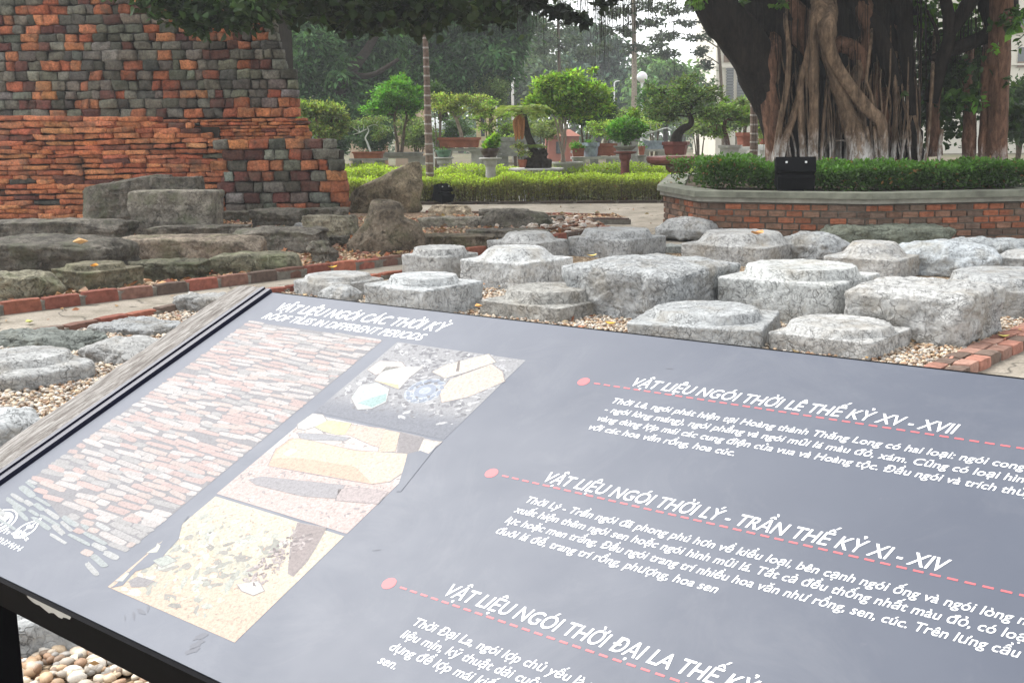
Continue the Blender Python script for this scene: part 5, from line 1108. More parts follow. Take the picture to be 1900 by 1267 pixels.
def potted(label, pot, d, mat, kind='rect', trunks=(), crown=(), leafc=(.08, .14, .035), lsize=.09, dens=1.0, cat='bonsai', name='bonsai', bark='bark', heart=False, group='potted trees in the garden', soil=True, droop=.1, sub=14):
    """pot = (x0, x1, ytop, ybottom) in photo pixels at distance d; trunks = pixel lines with radii; crown = (x, y, rx, ry) clumps"""
    k = sc_(d); x0, x1, y0, y1 = pot; c = at((x0 + x1) / 2, y1, d); hw = (x1 - x0) / 2 * k; h = (y1 - y0) * k; t = thing(name, label, cat, c, group); dp = {'rect': .6, 'round': 1, 'hex': 1, 'bowl': 1}[kind]
    m1 = MB()
    if kind == 'rect':
        def rr(w_, z): return [[c[0] + sx * w_, c[1] + sy * w_ * dp, c[2] + z] for sx, sy in ((-1, -1), (1, -1), (1, 1), (-1, 1))]
        lv = [(.86, 0), (.88, h * .12), (.93, h * .74), (1.0, h * .76), (1.0, h), (.93, h), (.91, h * .8)]; V = np.array(sum([rr(hw * a, z) for a, z in lv], [])); n = len(lv)
        Q = [[i * 4 + j, i * 4 + (j + 1) % 4, i * 4 + 4 + (j + 1) % 4, i * 4 + 4 + j] for i in range(n - 1) for j in range(4)] + [[3, 2, 1, 0], [n * 4 - 4, n * 4 - 3, n * 4 - 2, n * 4 - 1]]; m1.add(V, np.array(Q))
    else:
        pr = {'round': [(.62, 0), (.72, .15), (.90, .6), (.92, .78), (1.0, .80), (1.0, 1), (.92, 1), (.90, .86)], 'hex': [(.74, 0), (.80, .1), (.90, .72), (1.04, .76), (1.04, 1), (.94, 1), (.92, .84)], 'bowl': [(.55, 0), (.62, .08), (.88, .62), (1.0, .85), (1.0, 1), (.93, 1), (.90, .86)]}[kind]
        m1.add(*lathe(c, [(hw * a, h * z) for a, z in pr], 6 if kind == 'hex' else 26, rot=R(10)))
    po = m1.build('pot', M[mat], t, col=False)
    if soil:
        m2 = MB(); m2.add(*lathe((c[0], c[1], c[2] + h * .86), [(hw * .9, 0), (hw * .6, h * .10), (hw * .05, h * .14)], 16, sy=dp)); m2.build('soil', M['soil'], po, col=False)
    zd = lambda: rng.uniform(-.5, .5)
    for pts, rad in trunks:
        m3 = MB(); n = len(pts); dz = np.linspace(0, rng.uniform(-.15, .15), n); m3.add(*tube([at(x, y, d + z) for (x, y), z in zip(pts, dz)], (np.linspace(rad, rad * .5, n) if np.isscalar(rad) else np.array(rad)) * k, 7, 5, .15, int(pts[0][0]))); m3.build('trunk', M[bark], t, smooth=True, col=False)
    if crown:
        if trunks:
            m6 = MB(); ends = [p for pts, _ in trunks for p in pts[max(1, len(pts) // 2):]]
            for x, y, rx, ry in crown:
                q = min(ends, key=lambda e: (e[0] - x) ** 2 + (e[1] - y) ** 2)
                for ex in (-.55, .15, .6): m6.add(*tube([at(*q, d), at((q[0] + x + ex * rx) / 2 + rng.normal() * 2, (q[1] + y) / 2 + 2, d + rng.normal() * .05), at(x + ex * rx, y - abs(ex) * ry * .2, d + rng.normal() * .1)], np.array([1.0, .75, .35]) * k, 4, 3))
            m6.build('branches', M[bark], t, smooth=True, col=False)
        m4 = MB(); crown = list(crown) + [(x + rng.normal() * rx * .75, y + rng.normal() * ry * .75, rx * rng.uniform(.25, .45), ry * rng.uniform(.3, .5)) for x, y, rx, ry in crown for _ in range(2)]
        for x, y, rx, ry in crown:
            n = int(22 + rx * ry * 2.2 * dens * (d / 28) ** .3); cc_ = at(x, y, d + zd() * rx * k); P, tn, dr = cloud([cc_], [np.array([rx, rx * .9, ry]) * k], n, rng, sub)
            m4.add(*leaves(P, rng.uniform(.55, 1.35, n) * lsize, rng, hsvjit(leafc, n, rng, .5, .2) * tn[:, None], droop, .5, dr * .8 + [0, 0, .25], heart=heart))
        m4.build('crown', M['leaf'], t)
    return t
YG, JG, PG, LG, OG = (.23, .33, .065), (.11, .25, .04), (.19, .25, .10), (.27, .38, .08), (.26, .31, .09)
# left group
table('long pale stone bench under the junipers, behind the tan rock', 668, 800, 290, 30.5, 'slab', 'pale_conc', 34, 4)
potted('juniper clipped like a mushroom on two bare stems', (708, 786, 283, 290), 30.5, 'grey_pot', 'rect', [([(739, 285), (737, 262), (733, 240), (732, 215), (738, 195)], 3.2), ([(745, 285), (748, 262), (750, 240), (755, 215), (748, 195)], 3.4), ([(750, 232), (765, 215), (772, 205)], 1.6)],
       [(738, 194, 46, 15), (705, 202, 18, 10), (770, 200, 17, 10), (740, 178, 42, 14), (738, 162, 27, 13), (742, 148, 13, 10), (720, 172, 20, 12), (762, 176, 20, 12)], JG, .085, 1.6, droop=-.05)
potted('bare white-stemmed bonsai in a shallow brick-red tray by the buttress', (656, 712, 282, 294), 29, 'terracotta', 'rect', [([(688, 284), (682, 266), (678, 256), (684, 244), (680, 232)], 2.0), ([(680, 240), (668, 246), (655, 250)], 1.0), ([(681, 236), (696, 232), (712, 240)], 1.0)], [(660, 232, 24, 8), (690, 224, 26, 9), (712, 240, 18, 8), (700, 252, 16, 7)], PG, .06, .8, bark='white')
table('low stone table under the brick-red tray by the buttress', 650, 718, 294, 29, 'slab', 'grey_pot', 14, 4)
potted('leafy pale green shrub with reddish stems beside the brick tower', (575, 625, 300, 325), 29, 'terracotta', 'rect', [([(596, 305), (594, 260), (585, 215)], 2.4), ([(602, 305), (606, 255), (618, 215)], 2.0)], [(580, 205, 26, 16), (606, 212, 30, 18), (625, 232, 24, 14), (590, 238, 28, 18), (612, 246, 24, 12)], (.20, .25, .07), .10, 1.0, 'shrub', 'shrub', bark='ban_red')
table('squat stone stand beside the brick tower under the pale green shrub', 570, 632, 325, 29, 'slab', 'grey_pot', 12, 4)
potted('long red pot with a leaning pale trunk, raised on white posts', (814, 892, 256, 274), 29.5, 'terracotta', 'rect', [([(858, 258), (853, 240), (846, 220), (838, 206)], [4, 3.6, 3, 2]), ([(846, 222), (862, 208), (880, 200)], 1.6)], [(828, 196, 24, 12), (850, 186, 22, 10), (872, 190, 26, 12), (815, 186, 14, 12), (890, 204, 18, 9), (845, 208, 26, 9)], OG, .075, .9, bark='bark_pale')
table('pale stone bench carrying the long red pot', 812, 900, 276, 29.5, 'slab', 'pale_conc', 18, 5)
potted('green glazed pot squatting under the long red pot', (808, 838, 279, 292), 29, 'green_pot', 'round', (), [(822, 278, 10, 4)], JG, .05, .8, 'plant pot', 'plant_pot')
table('low round stone stand under the green glazed pot', 806, 842, 292, 29, 'round', 'pale_conc', 11, 4)
potted('grass-like plant in a dark brown pot on a fluted white pedestal', (891, 927, 276, 292), 26.2, 'brown_glaze', 'round', (), [(905, 272, 10, 4), (914, 268, 9, 9), (918, 264, 5, 9)], (.20, .36, .05), .13, 1.0, 'potted plant', 'potted_plant', droop=-.8)
table('fluted white pedestal holding the dark brown pot', 889, 931, 293, 26.2, 'round', 'pale_conc', 10, 4)
potted('loose bonsai with tiered pads behind the dark brown pot', (894, 930, 262, 274), 31, 'grey_pot', 'rect', [([(912, 264), (915, 250), (911, 238), (914, 222), (908, 208)], 2.4), ([(911, 238), (895, 228), (878, 222)], 1.8), ([(912, 236), (926, 232), (940, 240)], 1.4)], [(910, 202, 26, 8), (890, 216, 22, 8), (928, 214, 22, 7), (898, 236, 20, 8), (936, 236, 16, 6), (912, 190, 14, 6)], YG, .07, .9)
table('stone table behind the fluted white pedestal', 886, 938, 274, 31, 'slab', 'grey_pot', 12, 4)
potted('big square grey stone planter behind the cycad', (928, 978, 256, 286), 30, 'grey_pot', 'rect', (), [(950, 254, 18, 4)], YG, .06, .6, 'planter', 'stone_planter')
table('low plinth under the big square grey planter', 926, 980, 286, 30, 'slab', 'grey_pot', 14, 4)
# cycad
d = 26.2; k = sc_(d); cb = at(998, 312, d); CY_ = thing('cycad', 'old cycad with a black leaning trunk and a skirt of brown dead fronds', 'cycad', cb, 'potted trees in the garden')
mb = MB(); mb.add(*tube([at(x, y, d) for x, y in ((996, 300), (990, 278), (982, 258), (976, 238), (971, 218), (969, 204))], np.array([9, 8, 6.5, 6.5, 7, 6]) * k, 12, 5, .25, 5, 5)); mb.build('trunk', M['bark_dark'], CY_, smooth=True, col=False)
mb = MB()
for x, y, r_ in ((985, 302, 13), (1000, 296, 14), (1012, 304, 11), (995, 308, 14), (1005, 286, 10), (992, 284, 9)):
    u_, q_ = cubegrid(8); p = u_ / np.linalg.norm(u_, axis=1, keepdims=True); mb.add(at(x, y, d) + p * r_ * k * (1 + .5 * fbm(p, 2.2, 4, x))[:, None], q_)
mb.build('root_mass', M['bark_dark'], CY_, smooth=True, col=False)
def frond(mb, p0, dirx, length, drop, colr, rise=.3, w=.2, n=22):
    t = np.linspace(0, 1, n); d3 = np.array([dirx[0], dirx[1], 0]); d3 /= np.linalg.norm(d3); s = np.array([-d3[1], d3[0], 0]); P = np.array(p0) + d3 * (t * length)[:, None] + np.array([0, 0, 1]) * (rise * t - drop * t * t)[:, None] * length
    mb.add(*tube(P, np.linspace(.012, .004, n), 3, 1), colr)
    for sg in (-1, 1):
        C = np.repeat(P[2:], 2, 0) + rng.normal(size=(2 * (n - 2), 3)) * .01; out = np.tile(s * sg + d3 * .6 - [0, 0, .25], (len(C), 1)); mb.add(*leaves(C, w * np.repeat(np.sin(np.linspace(.5, 3.0, n - 2)), 2), rng, hsvjit(colr, len(C), rng, .2), 0, .17, out * 4))
mb = MB(); top = at(969, 203, d)
for a in np.linspace(-.5, 3.64, 15): frond(mb, top + [0, 0, .02], (math.cos(a), -math.sin(a) * .8), rng.uniform(.55, .85), rng.uniform(.45, .9), (.28, .34, .10), rng.uniform(.25, .55))
for a, l_ in ((.2, .3), (2.8, .35), (1.4, .3)): frond(mb, at(990, 272, d), (math.cos(a), -math.sin(a)), l_, .6, (.2, .25, .08), .5)
mb.build('fronds', M['leaf'], CY_)
mb = MB()
for i in range(26):
    x = 962 + rng.uniform(-7, 9); mb.add(*tube([at(968, 212, d - .1), at(x, 225, d - .15), at(x + rng.normal() * 2, rng.uniform(245, 262), d - .14)], np.array([1.6, 3.4, 1.0]) * k, 4, 3), np.array((.42, .19, .085)) * rng.uniform(.6, 1.3))
mb.build('dead_fronds', M['litter'], CY_)
table('round pale stone table carrying the cycad', 944, 1046, 312, 26.2, 'round', 'pale_conc', 26, 7)
potted('small terracotta pot beside the cycad root', (961, 978, 297, 311), 26.0, 'terracotta', 'round', [([(970, 298), (962, 282), (958, 270)], .8)], [(962, 272, 10, 8), (972, 284, 9, 7)], OG, .06, .5, 'plant pot', 'plant_pot')
# the bright multi-stem tree in the wide bowl
st = []
for x1, y1, x2, y2 in ((1020, 190, 1008, 160), (1032, 185, 1030, 150), (1044, 180, 1046, 140), (1056, 190, 1066, 152), (1066, 200, 1090, 165), (1036, 210, 1016, 180), (1052, 205, 1084, 190)): st.append(([(1045 + rng.uniform(-4, 4), 302), (1044 + rng.uniform(-6, 6), 265), (1044 + (x1 - 1044) * .5, 228), (x1, y1), (x2, y2)], 1.9))
potted('bright green many-stemmed tree in a wide shallow beige bowl', (1024, 1082, 301, 320), 27.4, 'pale_conc', 'bowl', st, [(1050, 158, 34, 20), (1015, 176, 34, 22), (1085, 172, 36, 22), (1000, 198, 24, 16), (1048, 190, 44, 20), (1105, 196, 26, 18), (1066, 208, 36, 14), (1030, 150, 22, 12), (1060, 144, 20, 10)], (.22, .33, .06), .105, 1.2, 'tree', 'potted_tree', 'bark_pale', droop=.15)
table('low stone plinth under the wide beige bowl', 1030, 1076, 320, 27.4, 'round', 'grey_pot', 16, 4)
potted('dark crowned tree on several bare stems behind the bright green tree', (1066, 1106, 268, 280), 31, 'terracotta', 'rect', [([(1082, 270), (1080, 250), (1078, 226)], 2.4), ([(1088, 270), (1089, 250), (1093, 224)], 2.2), ([(1092, 270), (1097, 248), (1104, 222)], 2.0)], [(1092, 212, 40, 14), (1118, 206, 22, 16), (1080, 200, 30, 12), (1124, 190, 16, 14)], (.045, .09, .022), .10, 1.6, 'tree', 'potted_tree', 'bark')
table('stone table behind the blue-grey pot', 1060, 1112, 280, 31, 'slab', 'grey_pot', 14, 4)
potted('six-sided blue-grey glazed pot, empty but for a low plant', (1080, 1112, 266, 291), 29.5, 'blue_pot', 'hex', (), [(1096, 264, 9, 4)], JG, .05, .6, 'plant pot', 'plant_pot')
potted('broad red pot with a white-trunked bonsai beside the blue-grey pot', (1102, 1144, 267, 289), 29.8, 'terracotta', 'rect', [([(1122, 268), (1126, 258), (1134, 250), (1128, 240)], [5, 4, 2.4, 1.5])], [(1104, 238, 26, 8), (1130, 232, 24, 8), (1112, 248, 18, 6)], LG, .065, .9, bark='bark_pale')
potted('small plain red pot left of the blue-grey pot', (1062, 1084, 276, 291), 29.3, 'terracotta', 'rect', (), [(1068, 270, 10, 8)], JG, .07, .8, 'plant pot', 'plant_pot')
table('long low stone bench under the blue-grey and red pots', 1060, 1150, 291, 29.5, 'slab', 'pale_conc', 16, 4)
potted('bushy bonsai in a thin mossy tray on a red pillar', (1138, 1181, 271, 280), 26.2, 'grey_pot', 'bowl', [([(1160, 272), (1162, 258), (1160, 244)], 3), ([(1168, 272), (1170, 262)], 1)], [(1160, 244, 26, 14), (1145, 250, 16, 10), (1176, 246, 18, 12), (1160, 228, 20, 10), (1190, 240, 14, 8), (1150, 236, 18, 8)], JG, .085, 1.3)
table('red pillar table under the mossy tray', 1139, 1181, 281, 26.2, 'round', 'red_glaze', 9, 5)
potted('tiered bonsai far behind the mossy tray', (1140, 1180, 246, 256), 33, 'grey_pot', 'rect', [([(1160, 248), (1164, 232), (1160, 215)], 2)], [(1166, 206, 22, 6), (1150, 216, 20, 6), (1176, 220, 20, 6), (1160, 228, 24, 6)], PG, .07, .8)
table('stone table far behind the red pillar', 1136, 1186, 256, 33, 'slab', 'grey_pot', 12, 4)
potted('long grey trough left of the red six-sided pot', (1192, 1230, 262, 277), 30.5, 'blue_pot', 'rect', [([(1205, 263), (1190, 254), (1210, 246), (1236, 238), (1246, 242)], 1.6)], [(1204, 230, 22, 9), (1190, 240, 16, 7)], LG, .07, .7, bark='white')
table('pale stone bench under the long grey trough', 1186, 1236, 277, 30.5, 'slab', 'pale_conc', 16, 4)
potted('spreading old pine bonsai with a thick crooked trunk in a red six-sided pot', (1228, 1279, 264, 288), 26.0, 'red_glaze', 'hex',
       [([(1254, 266), (1257, 252), (1266, 240), (1280, 232), (1282, 220), (1274, 205), (1268, 192)], [11, 9.5, 7.5, 6, 5, 4, 3]), ([(1270, 198), (1250, 182), (1228, 170), (1200, 156)], [2.4, 2, 1.5, .7]), ([(1270, 200), (1274, 178), (1282, 160), (1296, 148)], [2.4, 1.8, 1.4, .7]), ([(1280, 205), (1290, 190), (1310, 172), (1338, 160)], [2.4, 2, 1.4, .7]), ([(1282, 214), (1300, 208), (1316, 216)], 1.6), ([(1280, 216), (1254, 216), (1234, 224)], 1.6), ([(1262, 192), (1236, 190), (1208, 194)], 1.5)],
       [(1262, 166, 40, 10), (1226, 182, 26, 8), (1300, 170, 30, 9), (1258, 186, 40, 10), (1316, 186, 24, 8), (1220, 204, 28, 10), (1250, 206, 30, 10), (1300, 202, 32, 10), (1236, 222, 28, 10), (1316, 216, 24, 10), (1276, 150, 24, 8), (1330, 166, 14, 5), (1208, 164, 14, 5)], (.13, .19, .07), .08, .55, bark='bark_dark', sub=30)
table('wide round dark red table under the red six-sided pot', 1200, 1318, 290, 26.0, 'round', 'red_glaze', 19, 16)
potted('small red pot beside the white lamp post', (1184, 1197, 272, 288), 29.6, 'terracotta', 'round', (), [(1190, 270, 6, 3)], JG, .05, .6, 'plant pot', 'plant_pot')
table('little stone stand under the small red pot by the lamp', 1180, 1200, 288, 29.6, 'round', 'grey_pot', 5, 3)
potted('short-trunked bonsai in a pale panelled eight-sided pot', (1332, 1377, 270, 291), 27.6, 'pale_conc', 'hex', [([(1350, 272), (1348, 255), (1344, 240), (1346, 222)], [5, 4.5, 4, 3]), ([(1345, 236), (1330, 232), (1312, 238)], 1.4)], [(1344, 214, 30, 10), (1322, 222, 20, 8), (1368, 210, 24, 10), (1384, 222, 18, 9), (1340, 200, 22, 8), (1330, 246, 14, 6)], (.15, .23, .05), .085, 1.0, bark='ban_red')
table('stone stand hidden behind the planter under the pale eight-sided pot', 1328, 1381, 291, 27.6, 'round', 'grey_pot', 14, 4)
potted('red pot on a white stone bench left of the ringed palm', (1364, 1398, 247, 272), 29.5, 'terracotta', 'hex', [([(1382, 248), (1384, 232), (1378, 216)], 2.4)], [(1380, 206, 24, 10), (1398, 214, 16, 9), (1366, 196, 18, 8), (1390, 192, 20, 9)], (.13, .18, .06), .08, .9)
table('white stone bench between the ringed palm and the banyan', 1356, 1440, 274, 29.5, 'slab', 'white', 22, 5)
potted('shallow orange pot on the white bench right of the ringed palm', (1407, 1424, 258, 268), 30.5, 'terracotta', 'bowl', (), [(1418, 238, 14, 22), (1426, 224, 12, 18)], (.2, .27, .07), .09, .9, 'plant pot', 'plant_pot')
table('second white bench just behind the first by the banyan', 1400, 1436, 269, 30.5, 'slab', 'white', 10, 4)
# filler shrubs and low pots further back in the same garden
for i, (x, y, rx, ry, d, c_, lb) in enumerate(((622, 262, 34, 20, 36, (.04, .08, .03), 'dark shrub in the garden right of the brick tower'), (690, 258, 36, 24, 38, (.05, .10, .035), 'mid green shrub behind the bare white-stemmed bonsai'), (775, 244, 40, 26, 37, (.14, .19, .06), 'yellowish shrub under the white parasol'), (830, 238, 40, 22, 40, (.07, .13, .04), 'rounded green shrub right of the palm, behind the long red pot'),
                                     (905, 175, 34, 26, 44, (.14, .20, .07), 'pale airy tree behind the tiered bonsai pads'), (812, 186, 22, 30, 36, (.04, .08, .02), 'dark bushy juniper just right of the first ringed palm'), (960, 236, 34, 18, 38, (.13, .18, .07), 'sparse yellow-green shrub behind the cycad'), (1010, 240, 30, 16, 37, (.16, .20, .07), 'pale shrub left of the many-stemmed tree foot'), (1135, 236, 40, 16, 39, (.12, .18, .06), 'pale green shrub behind the broad red pot'),
                                     (1215, 200, 34, 34, 38, (.06, .15, .025), 'vivid green shrub behind the pine bonsai'), (1300, 238, 44, 18, 37, (.17, .23, .07), 'light green shrub under the pine bonsai branches'), (1370, 214, 40, 28, 40, (.13, .19, .07), 'pale green tree in front of the cream building'), (1425, 250, 20, 40, 38, (.17, .24, .07), 'yellow-green shrub beside the banyan foot'), (1896, 200, 26, 60, 30, (.035, .07, .02), 'dark glossy shrub right of the reddish root column'))):
    t = thing('shrub', lb, 'shrub', (*at(x, y, d)[:2], 0), 'shrubs at the back of the garden'); k = sc_(d); mb = MB(); n = int(rx * ry * 3.2)
    P, tn, dr = cloud([at(x, y, d)] + [at(x + rng.uniform(-.6, .6) * rx, y + rng.uniform(-.6, .6) * ry, d + rng.uniform(-.5, .5)) for _ in range(4)], [np.array([rx, rx, ry]) * k] + [np.array([rx, rx, ry]) * k * .55] * 4, n // 3, rng, 18)
    mb.add(*leaves(P, rng.uniform(.7, 1.3, len(P)) * .11, rng, hsvjit(c_, len(P), rng, .35) * tn[:, None], .1, .5, dr * .7 + [0, 0, .2])); mb.build('foliage', M['leaf'], t)
    m2 = MB()
    for s in range(5): a = at(x + rng.uniform(-.4, .4) * rx, y, d); g = at(x, y, d); m2.add(*tube([(g[0] + rng.normal() * .06, g[1], -.05), ((a[0] + g[0]) / 2, g[1], a[2] * .5), tuple(a)], [.035, .028, .012], 5, 3))
    m2.build('stems', M['bark'], t, smooth=True, col=False)
# palms with white rings
def palm(label, pts, rad, d):
    t = thing('palm', label, 'palm', (*at(*pts[0], d)[:2], 0), 'ringed palm trunks'); k = sc_(d); p0 = at(*pts[0], d); P = [(p0[0] + .02, d, -.05)] + [at(x, y, d) for x, y in pts]; rr = [rad[0]] + list(rad)
    mb = MB(); mb.add(*tube(P, np.array(rr) * k, 14, 8, .04, 3)); mb.build('trunk', m_simple('palm_bark', (.20, .145, .115), .9, .15, .4, 16, .5, .01) if 'palm_bark' not in M else M['palm_bark'], t, smooth=True, col=False)
    S = cat_rom(np.c_[np.array(P), np.array(rr) * k], 12); L = np.cumsum(np.r_[0, np.linalg.norm(np.diff(S[:, :3], axis=0), axis=1)]); s = .5; step = .21
    while s < L[-1] - .05:
        q = [np.interp(s, L, S[:, j]) for j in range(4)]; mb = MB(); mb.add(*lathe(q[:3], [(q[3] * 1.0, -.02), (q[3] * 1.07, -.012), (q[3] * 1.07, .012), (q[3] * 1.0, .02)], 14)); mb.build('ring_scar', M['ring'], t, col=False); s += step * rng.uniform(.9, 1.1)
    mb = MB(); tp = P[-1]
    for a in np.linspace(0, 6.28, 11)[:-1]: frond(mb, tp, (math.cos(a), math.sin(a)), 1.9, .55, (.05, .10, .025), .65, .45, 26)
    mb.build('fronds', M['leaf'], t); return t
M['palm_bark'] = m_simple('palm_bark', (.20, .145, .115), .9, .15, .4, 16, .5, .01); M['ring'] = m_simple('ring_scar', (.42, .38, .34), .9, .15, .2, 16, .3, .01)
palm('ringed palm trunk rising out of the long hedge, left of the red pots', [(798, 325), (795, 250), (792, 150), (788, 40), (783, -110)], [7.4, 6.8, 5.6, 4.4, 3.6], 24.9)
palm('ringed palm trunk beside the banyan limb, before the cream building', [(1398, 300), (1399, 250), (1399, 160), (1399, 60), (1398, -110)], [7.6, 7.2, 6.8, 6, 5], 26)
# parasol, lamp, poles
d = 40; t = thing('parasol', 'white parasol half hidden by the left ringed palm', 'parasol', (*at(803, 240, d)[:2], 0)); k = sc_(d)
a = at(803, 219, d); mb = MB(); V, Fs = lathe((a[0], a[1], a[2]), [(36 * k, -21 * k), (30 * k, -13 * k), (18 * k, -6 * k), (.5 * k, 0)], 8); mb.add(V, Fs); mb.build('canopy', M['white'], t, col=False)
mb = MB(); mb.add(*tube([(a[0], a[1], -.05), (a[0], a[1], a[2] - 1.5 * k)], .03, 8, 1)); mb.build('pole', M['white'], t, col=False)
mb = MB(); V, Fs = lathe((a[0], a[1], a[2]), [(36.2 * k, -26 * k), (36.3 * k, -20.5 * k)], 8); mb.add(V, Fs[0]); mb.build('valance', m_simple('pale_blue_cloth', (.45, .62, .66), .8, .2, .4, 5, 0), t, col=False)
d = 42; t = thing('globe_lamp', 'white globe lamp on a slim white post above the bonsai garden', 'lamp post', (*at(1191, 250, d)[:2], 0)); k = sc_(d); a = at(1191.5, 143.5, d)
u_, q_ = cubegrid(12); p = u_ / np.linalg.norm(u_, axis=1, keepdims=True); mb = MB(); mb.add(a + p * 9.6 * k, q_); m, nt, b = mk('opal_glass', .3, .5); setc(nt, b, (.82, .82, .82)); b.inputs['Subsurface Weight'].default_value = .3; mb.build('globe', m, t, smooth=True, col=False)
mb = MB(); mb.add(*lathe((a[0], a[1], 0), [(3.4 * k, -.05), (3.4 * k, .5), (2.2 * k, .55), (2.1 * k, a[2] - 11 * k), (3.6 * k, a[2] - 10 * k), (3.8 * k, a[2] - 8.6 * k)], 12)); mb.build('post', M['white'], t, col=False)
def street(label, x, ytop, d, r=1.3, arm=0):
    t = thing('street_light', label, 'street light', (*at(x, 250, d)[:2], 0), 'pale street light poles far behind'); k = sc_(d); a = at(x, ytop, d); mb = MB(); mb.add(*tube([(a[0], a[1], -.05), (a[0], a[1], a[2])], r * k, 6, 1)); mb.build('pole', M['white'], t, col=False)
    mb = MB(); mb.add(*tube([tuple(a), (a[0] + 3 * k, a[1], a[2] + 2.5 * k), (a[0] + (arm or 3) * k, a[1], a[2] + 3 * k)], r * k * .9, 6, 3)); mb.build('arm', M['white'], t, col=False)
street('pale street light with a bent arm, left of the globe lamp', 1140, 154, 60, 1.2, 9); street('plain thin pale pole above the planter behind the cycad', 921, 156, 60, 1.1, 2); street('short pale pole in the haze right of the thin one', 951, 150, 66, 2.4, 2)

# ------------------------------------------------------------------ trees and buildings beyond
rng = np.random.default_rng(71)
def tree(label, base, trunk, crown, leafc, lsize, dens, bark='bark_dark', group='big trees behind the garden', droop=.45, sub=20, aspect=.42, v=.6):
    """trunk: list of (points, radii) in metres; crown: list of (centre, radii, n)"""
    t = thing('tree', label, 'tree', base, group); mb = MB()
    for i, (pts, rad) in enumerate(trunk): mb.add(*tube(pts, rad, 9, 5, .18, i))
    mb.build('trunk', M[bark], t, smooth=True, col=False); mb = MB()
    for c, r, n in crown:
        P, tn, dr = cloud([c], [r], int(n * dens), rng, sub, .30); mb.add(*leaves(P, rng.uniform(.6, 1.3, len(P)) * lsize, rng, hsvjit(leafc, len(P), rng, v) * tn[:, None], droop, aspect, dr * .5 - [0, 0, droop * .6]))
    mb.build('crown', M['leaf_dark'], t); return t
def ptree(label, d, px_trunk, px_crown, leafc, lsize=.32, dens=1.0, **kw):
    k = sc_(d); tr = [([(at(x, y, d + z)) for x, y, z in pts], np.array(rad) * k) for pts, rad in px_trunk]; tr[0][0][0] = np.array([tr[0][0][0][0], tr[0][0][0][1], -.1])
    return tree(label, (*tr[0][0][0][:2], 0), tr, [(at(x, y, d + z), np.array([rx, rx * 1.0, ry]) * k, int(rx * ry * .75 + 60)) for x, y, z, rx, ry in px_crown], leafc, lsize, dens, **kw)
ptree('big dark drooping tree with a forked trunk, right of the brick tower', 40, [([(620, 260, 0), (630, 180, 0), (645, 140, 0), (680, 95, 0), (720, 20, 0)], [13, 12, 11, 8, 5]), ([(630, 170, 0), (600, 110, 1), (560, 40, 1)], [8, 6, 4]), ([(645, 140, 0), (690, 140, -1), (740, 110, -1)], [7, 5, 3])],
      [(560, 30, 0, 70, 60), (640, 20, 2, 80, 60), (590, 110, -1, 56, 46), (700, 60, 2, 80, 60), (560, 170, 0, 44, 40), (600, 205, -1, 50, 34), (650, 190, 1, 60, 40), (520, 90, 2, 50, 70), (640, 100, 4, 90, 70), (670, 235, 2, 60, 26), (720, 160, 4, 80, 60)], (.062, .125, .048), .26, 1.6)
ptree('dark tree with a low skirt of foliage behind the left ringed palm', 46, [([(820, 260, 0), (822, 190, 0), (826, 120, 0), (830, 30, 0)], [10, 9, 8, 5]), ([(824, 150, 0), (880, 110, 0), (930, 60, 0)], [6, 4, 2])],
      [(820, 40, 0, 90, 60), (900, 50, 0, 70, 60), (760, 90, 1, 70, 60), (860, 120, -1, 80, 44), (900, 150, -1, 50, 24), (940, 90, 0, 40, 50), (790, 150, 2, 70, 40), (940, 10, 0, 50, 60), (850, 170, 1, 46, 22), (740, 20, 3, 90, 60)], (.048, .10, .038), .27, 1.7)
HZ = [(930, 130, 70, (930, 960), 62), (1010, 120, 90, (1010, 1030), 60)]
ptree('hazy grey-green tree filling the gap above the cycad', 74, [([(960, 260, 0), (958, 180, 0), (955, 90, 0)], [5, 4, 2])], [(950, 150, 0, 60, 44), (1000, 130, 2, 50, 46), (920, 190, 0, 50, 36), (980, 190, 2, 56, 34), (960, 100, 3, 44, 30), (1000, 70, 3, 36, 30)], (.12, .17, .10), .42, 1.6, bark='bark_pale')  # leaf colours of the hazy trees are lightened to carry some haze
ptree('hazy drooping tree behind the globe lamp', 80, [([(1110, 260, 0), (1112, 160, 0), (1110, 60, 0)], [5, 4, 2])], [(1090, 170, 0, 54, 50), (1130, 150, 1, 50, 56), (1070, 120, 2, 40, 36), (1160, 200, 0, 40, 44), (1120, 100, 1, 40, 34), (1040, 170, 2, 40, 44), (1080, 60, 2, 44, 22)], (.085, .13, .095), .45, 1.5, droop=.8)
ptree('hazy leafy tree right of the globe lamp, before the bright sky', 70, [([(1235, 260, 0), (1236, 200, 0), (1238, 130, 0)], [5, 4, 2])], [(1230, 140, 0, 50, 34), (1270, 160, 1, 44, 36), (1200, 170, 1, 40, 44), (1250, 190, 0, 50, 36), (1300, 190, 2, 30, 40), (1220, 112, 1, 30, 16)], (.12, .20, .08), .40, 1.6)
ptree('tall thin pine with tiered airy sprays against the white sky', 62, [([(1176, 260, 0), (1177, 150, 0), (1176, 50, 0), (1175, -60, 0)], [5.5, 5, 4, 2.5])], [(1150, 60, 0, 30, 8), (1200, 40, 0, 34, 8), (1230, 70, 0, 26, 7), (1120, 90, 0, 26, 7), (1180, 90, 0, 30, 7), (1140, 20, 0, 36, 9), (1210, 10, 0, 36, 8), (1240, 100, 0, 20, 6)], (.06, .085, .05), .28, 1.4, bark='bark_pale', droop=.1, sub=10)
